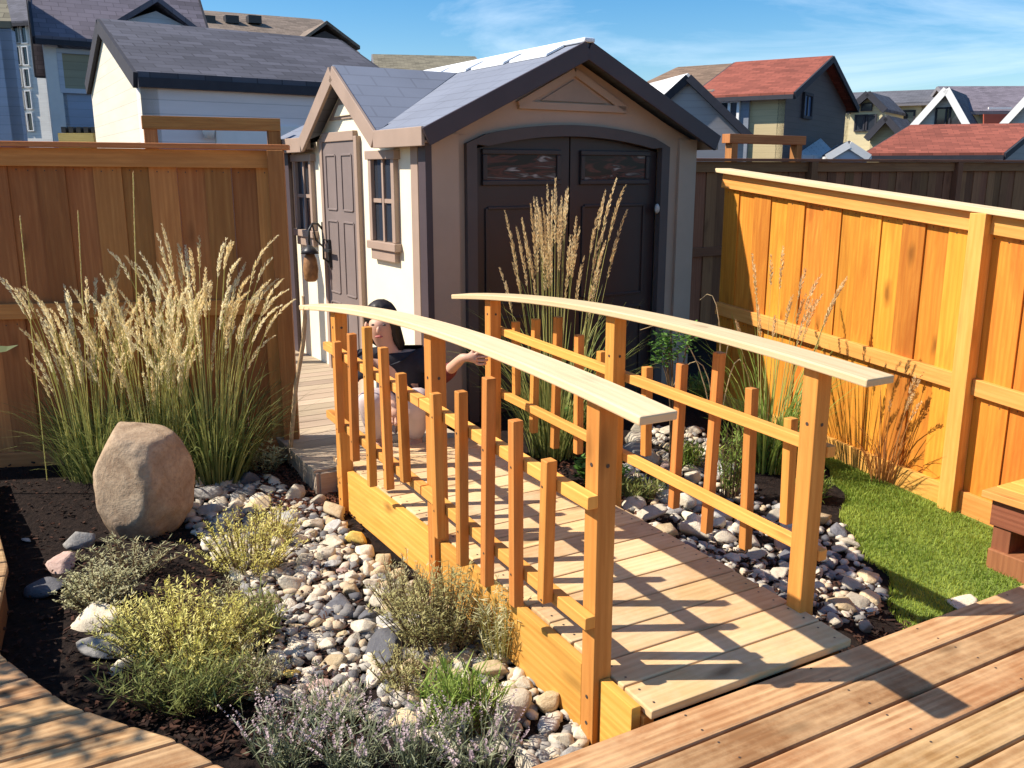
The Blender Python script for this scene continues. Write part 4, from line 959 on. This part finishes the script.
# crooked stick standing at the far end of the left handrail
p=gp(289,470,0.); pts=[p]+[dp(x,y,yy) for x,y,yy in ((292,430,5.1),(296,385,5.1),(303,345,5.12),(305,318,5.1),(303,296,5.08))]
t=MB(); t.tube(pts,[.014,.013,.014,.013,.012,.009],7); o=t.build('wooden_stick',plain('tan_stick',(.46,.31,.17),.8,.3,30.),None,0,p); tag(o,'crooked pale wooden stick standing by the far end of the left handrail','stick')

# wooden bench at the right edge of the lawn
p=br(-.80,2.27); p.z=ground_z(p.x,p.y); tb=thing('garden_bench','low red-brown wooden bench with lighter seat boards at the right edge by the fence','bench',p)
bu,bv,bz_=-.74,2.25,.235
for i in range(3): MB().box(br(bu-.65,bv-.115+.115*i,bz_),A*1.3,B*.108,Z*.035).build('seat_board',M['cedar_rail'],tb,.004)
MB().box(br(bu-.65,bv,bz_-.085),A*1.22,B*.28,Z*.13).build('apron',M['redwood'],tb,.004)
for k in (.10,1.2):
    q=br(bu-k,bv); MB().box(V((q.x,q.y,(bz_-.152+p.z)/2-.02)),Z*(bz_-.152-p.z+.04),B*.26,A*.09).build('leg',M['redwood'],tb,.004)
bp=gg(1012,575); o=MB().box(bp+B*.12+Z*.05,B*.36,A*.20,Z*.13).build('wooden_block',M['redwood'],None,.006,bp); tag(o,'short red-brown timber block lying on the lawn below the bench','timber block')

# ------------------------------------------------------------------ person crouching behind the bridge
def skin(name,nodes,edges,mat,parent,sub=2,root=0):
    org=LOC[parent]; me=bpy.data.meshes.new(name); me.from_pydata([tuple(V(p)-org) for p,_ in nodes],edges,[])
    o=bpy.data.objects.new(name,me); col.objects.link(o); o.parent=parent; LOC[o]=org
    m=o.modifiers.new('skin','SKIN'); m.use_smooth_shade=True
    for i,(p,r) in enumerate(nodes):
        r=r if hasattr(r,'__len__') else (r,r); me.skin_vertices[0].data[i].radius=r; me.skin_vertices[0].data[i].use_root=(i==root)
    s_=o.modifiers.new('sub','SUBSURF'); s_.levels=sub; s_.render_levels=sub; me.materials.append(mat); return o
pf=gp(398,446,.15); px_=V((1,0,0)); PY=pf.y
skinm=plain('skin',(.62,.36,.25),.55,.06,10.,.35); shirtm=plain('dark_shirt',(.018,.018,.026),.8,.2,20.); sleevem=plain('red_sleeve',(.16,.03,.03),.8,.2,20.)
trousm=plain('pale_trousers',(.62,.50,.47),.85,.08,14.); hairm=plain('dark_hair',(.016,.011,.010),.5,.3,40.,.4); shoem=plain('dark_shoe',(.03,.03,.04),.6,.2,20.)
per=thing('person','person in dark top and pale trousers crouching behind the bridge, one arm reaching out','person',pf)
def W(dx,dy,z): return pf+V((dx,dy,z))
hd=dp(381,326,PY-.02)-pf; hx,hz=hd.x,hd.z
hand=dp(474,359,4.62)-pf; lh=dp(393,404,PY-.28)-pf
sh_z=hz-.20
N=[(W(.06,.16,.24),(.14,.12)),(W(.05,.12,.36),(.125,.10)),(W(.03,.05,sh_z-.06),(.135,.10)),(W(.0,.01,sh_z+.02),(.07,.06)),(W(hx*.7,-.02,hz-.12),.045),
   (W(hx,-.03,hz-.02),(.072,.085)),(W(hx,-.03,hz+.065),(.068,.080)),
   (W(.16,.02,sh_z),.05),(W(.27,-.10,sh_z-.09),.040),(W(hand.x-.06,hand.y+.02,hand.z+.004),.026),
   (W(-.17,.0,sh_z),.05),(W(-.15,-.16,sh_z-.22),.040),(W(lh.x,lh.y,lh.z),.028),
   (W(.14,.10,.22),.085),(W(.13,-.26,.36),.062),(W(.12,-.10,.06),.042),(W(.12,-.22,.03),.034),
   (W(-.06,.10,.22),.085),(W(-.12,-.26,.36),.062),(W(-.10,-.10,.06),.042),(W(-.10,-.22,.03),.034)]
# fingers
hp=V(N[9][0]); fdir=V((1,-.1,-.05)).normalized()
Ed=[(0,1),(1,2),(2,3),(3,4),(4,5),(5,6),(2,7),(7,8),(8,9),(2,10),(10,11),(11,12),(0,13),(13,14),(14,15),(15,16),(0,17),(17,18),(18,19),(19,20)]
def hand_chain(w,d,up,sd,idx):
    pal=w+d*.055; N.append((pal,(.030,.016))); ip=len(N)-1; Ed.append((idx,ip))
    for k in range(4):
        o=up*(.030-.020*k); l=(.038,.043,.040,.032)[k]; a=pal+d*.022+o; b=a+d*l*.8+sd*.004; c=b+d*l*.35+sd*.022; e=c-d*.006+sd*.02
        N.extend([(a,.009),(b,.0085),(c,.008),(e,.007)]); i=len(N); Ed.extend([(ip,i-4),(i-4,i-3),(i-3,i-2),(i-2,i-1)])
    a=pal-d*.01+up*.028+sd*.012; b=a+d*.02+up*.018+sd*.014; c=b+d*.024+sd*.004; N.extend([(a,.010),(b,.009),(c,.008)]); i=len(N); Ed.extend([(ip,i-3),(i-3,i-2),(i-2,i-1)])
hand_chain(hp,fdir,Z,V((.2,.9,0)),9)
hand_chain(V(N[12][0]),V((.1,-.5,-.85)).normalized(),V((1,0,0)),V((0,-.8,.4)),12)
skin('body',N,Ed,skinm,per,2,0)
skin('shirt',[(W(.06,.15,.27),(.160,.135)),(W(.05,.11,.40),(.150,.122)),(W(.03,.05,sh_z-.06),(.175,.14)),(W(0,.01,sh_z+.03),(.10,.085)),(W(.17,.02,sh_z),.078),(W(.23,-.05,sh_z-.05),.062),(W(-.18,0,sh_z),.078),(W(-.165,-.09,sh_z-.12),.060)],[(0,1),(1,2),(2,3),(2,4),(4,5),(2,6),(6,7)],shirtm,per)
skin('sleeve',[(W(.22,-.04,sh_z-.045),.056),(W(.27,-.10,sh_z-.09),.052),(W(.27,-.10,sh_z-.09).lerp(hp,.55),.042)],[(0,1),(1,2)],sleevem,per)
skin('trousers',[(W(.05,.16,.22),(.155,.135)),(W(.14,.10,.22),.105),(W(.13,-.27,.36),.082),(W(.12,-.11,.09),.060),(W(-.06,.10,.22),.105),(W(-.12,-.27,.36),.082),(W(-.10,-.11,.09),.060)],[(0,1),(1,2),(2,3),(0,4),(4,5),(5,6)],trousm,per)
for x in (.12,-.10): skin('shoe',[(W(x,-.07,.035),(.045,.04)),(W(x,-.16,.03),(.045,.034)),(W(x,-.27,.026),(.036,.028))],[(0,1),(1,2)],shoem,per)
hc=W(hx,-.03,hz+.035)
bm=MB()
b_=bmesh.new(); bmesh.ops.create_icosphere(b_,subdivisions=4,radius=1.); i0=0
vm={}
for v in b_.verts:
    n=v.co; face=n.y<-.10 and n.z<.62 and n.x>-.9 and n.x<.70
    s_=.70 if face else 1.; p=V((n.x*.098,n.y*(.112 if n.y>0 else .098)+.006,n.z*.118))*s_*(1+.05*noise.noise(n*9))
    if n.y>.1 and n.z<0: p.z*=1.5
    vm[v.index]=hc+p+V((0,.022,0))+(V((.03,.03,-.13))*max(0,min(1,(n.x+.2)*1.2)) if n.z<-.1 and not face else V((0,0,0)))
for v in b_.verts: bm.v.append(vm[v.index])
for f in b_.faces: bm.face([v.index for v in f.verts],[(0,0)]*3,.5,True)
b_.free(); bm.build('hair',hairm,per)
fc=W(hx,-.03,hz); bm=MB()
for q in (-1,1): bm.ico(fc+V((q*.032,-.086,.022)),(.010,.008,.006),2,0)
bm.build('eyes',M['black'],per)
bm=MB(); bm.ico(fc+V((0,-.098,-.008)),(.012,.018,.024),2); 
for q in (-1,1): bm.ico(fc+V((q*.082,.0,.0)),(.012,.02,.03),2)
bm.build('nose',skinm,per)
MB().ico(fc+V((0,-.086,-.045)),(.024,.012,.008),2).build('mouth',plain('lips',(.45,.14,.12),.5),per)

# ------------------------------------------------------------------ light, sky, camera
SE=45.; to_sun=V((-.998,-.06,0)).normalized()*math.cos(R(SE))+Z*math.sin(R(SE))
sun=bpy.data.lights.new('sun','SUN'); sun.energy=5.0; sun.angle=R(.5); sun.color=(1.,.91,.79)
so=bpy.data.objects.new('sun',sun); col.objects.link(so); so.rotation_euler=(-to_sun).to_track_quat('-Z','Y').to_euler(); so.location=(-8,0,12)
w=bpy.data.worlds.new('World'); sc.world=w; w.use_nodes=True; nt=w.node_tree; nt.nodes.clear()
out=nt.nodes.new('ShaderNodeOutputWorld'); bg=nt.nodes.new('ShaderNodeBackground'); sky=nt.nodes.new('ShaderNodeTexSky')
sky.sky_type='NISHITA'; sky.sun_disc=False; sky.sun_elevation=R(SE); sky.sun_rotation=math.atan2(to_sun.x,to_sun.y)
sky.air_density=1.; sky.dust_density=.4; sky.ozone_density=2.9
tc=nt.nodes.new('ShaderNodeTexCoord'); mp=nt.nodes.new('ShaderNodeMapping'); mp.inputs['Scale'].default_value=(1.4,1.4,7.); mp.inputs['Location'].default_value=(.35,.2,.1); mp.inputs['Rotation'].default_value=(.12,.1,0)
nt.links.new(tc.outputs['Generated'],mp.inputs[0]); nz=nt.nodes.new('ShaderNodeTexNoise'); nz.inputs['Scale'].default_value=1.9; nz.inputs['Detail'].default_value=7; nz.inputs['Roughness'].default_value=.6; nz.inputs['Distortion'].default_value=.5
nt.links.new(mp.outputs[0],nz.inputs['Vector']); rp=nt.nodes.new('ShaderNodeValToRGB'); rp.color_ramp.elements[0].position=.50; rp.color_ramp.elements[1].position=.78; rp.color_ramp.elements[1].color=(.6,.6,.6,1)
nt.links.new(nz.outputs[0],rp.inputs[0]); mx=nt.nodes.new('ShaderNodeMix'); mx.data_type='RGBA'; nt.links.new(rp.outputs[0],mx.inputs[0]); hs=nt.nodes.new('ShaderNodeHueSaturation'); hs.inputs['Saturation'].default_value=1.45; nt.links.new(sky.outputs[0],hs.inputs['Color']); nt.links.new(hs.outputs[0],mx.inputs[6]); mx.inputs[7].default_value=(7.6,8.6,9.6,1)
nt.links.new(mx.outputs[2],bg.inputs[0]); bg.inputs[1].default_value=.095; nt.links.new(bg.outputs[0],out.inputs[0])
cam=bpy.data.cameras.new('camera'); co=bpy.data.objects.new('camera',cam); col.objects.link(co); co.location=(0,0,H); co.rotation_euler=(math.pi/2-TILT,0,0)
cam.sensor_width=36.; cam.lens=F/1024*36.; cam.clip_start=.05; cam.clip_end=2000.; sc.camera=co
sc.view_settings.view_transform='Standard'; sc.view_settings.look='None'; sc.view_settings.exposure=.70; sc.view_settings.gamma=1.
sc.render.engine='CYCLES'; sc.cycles.max_bounces=6; sc.cycles.use_denoising=True
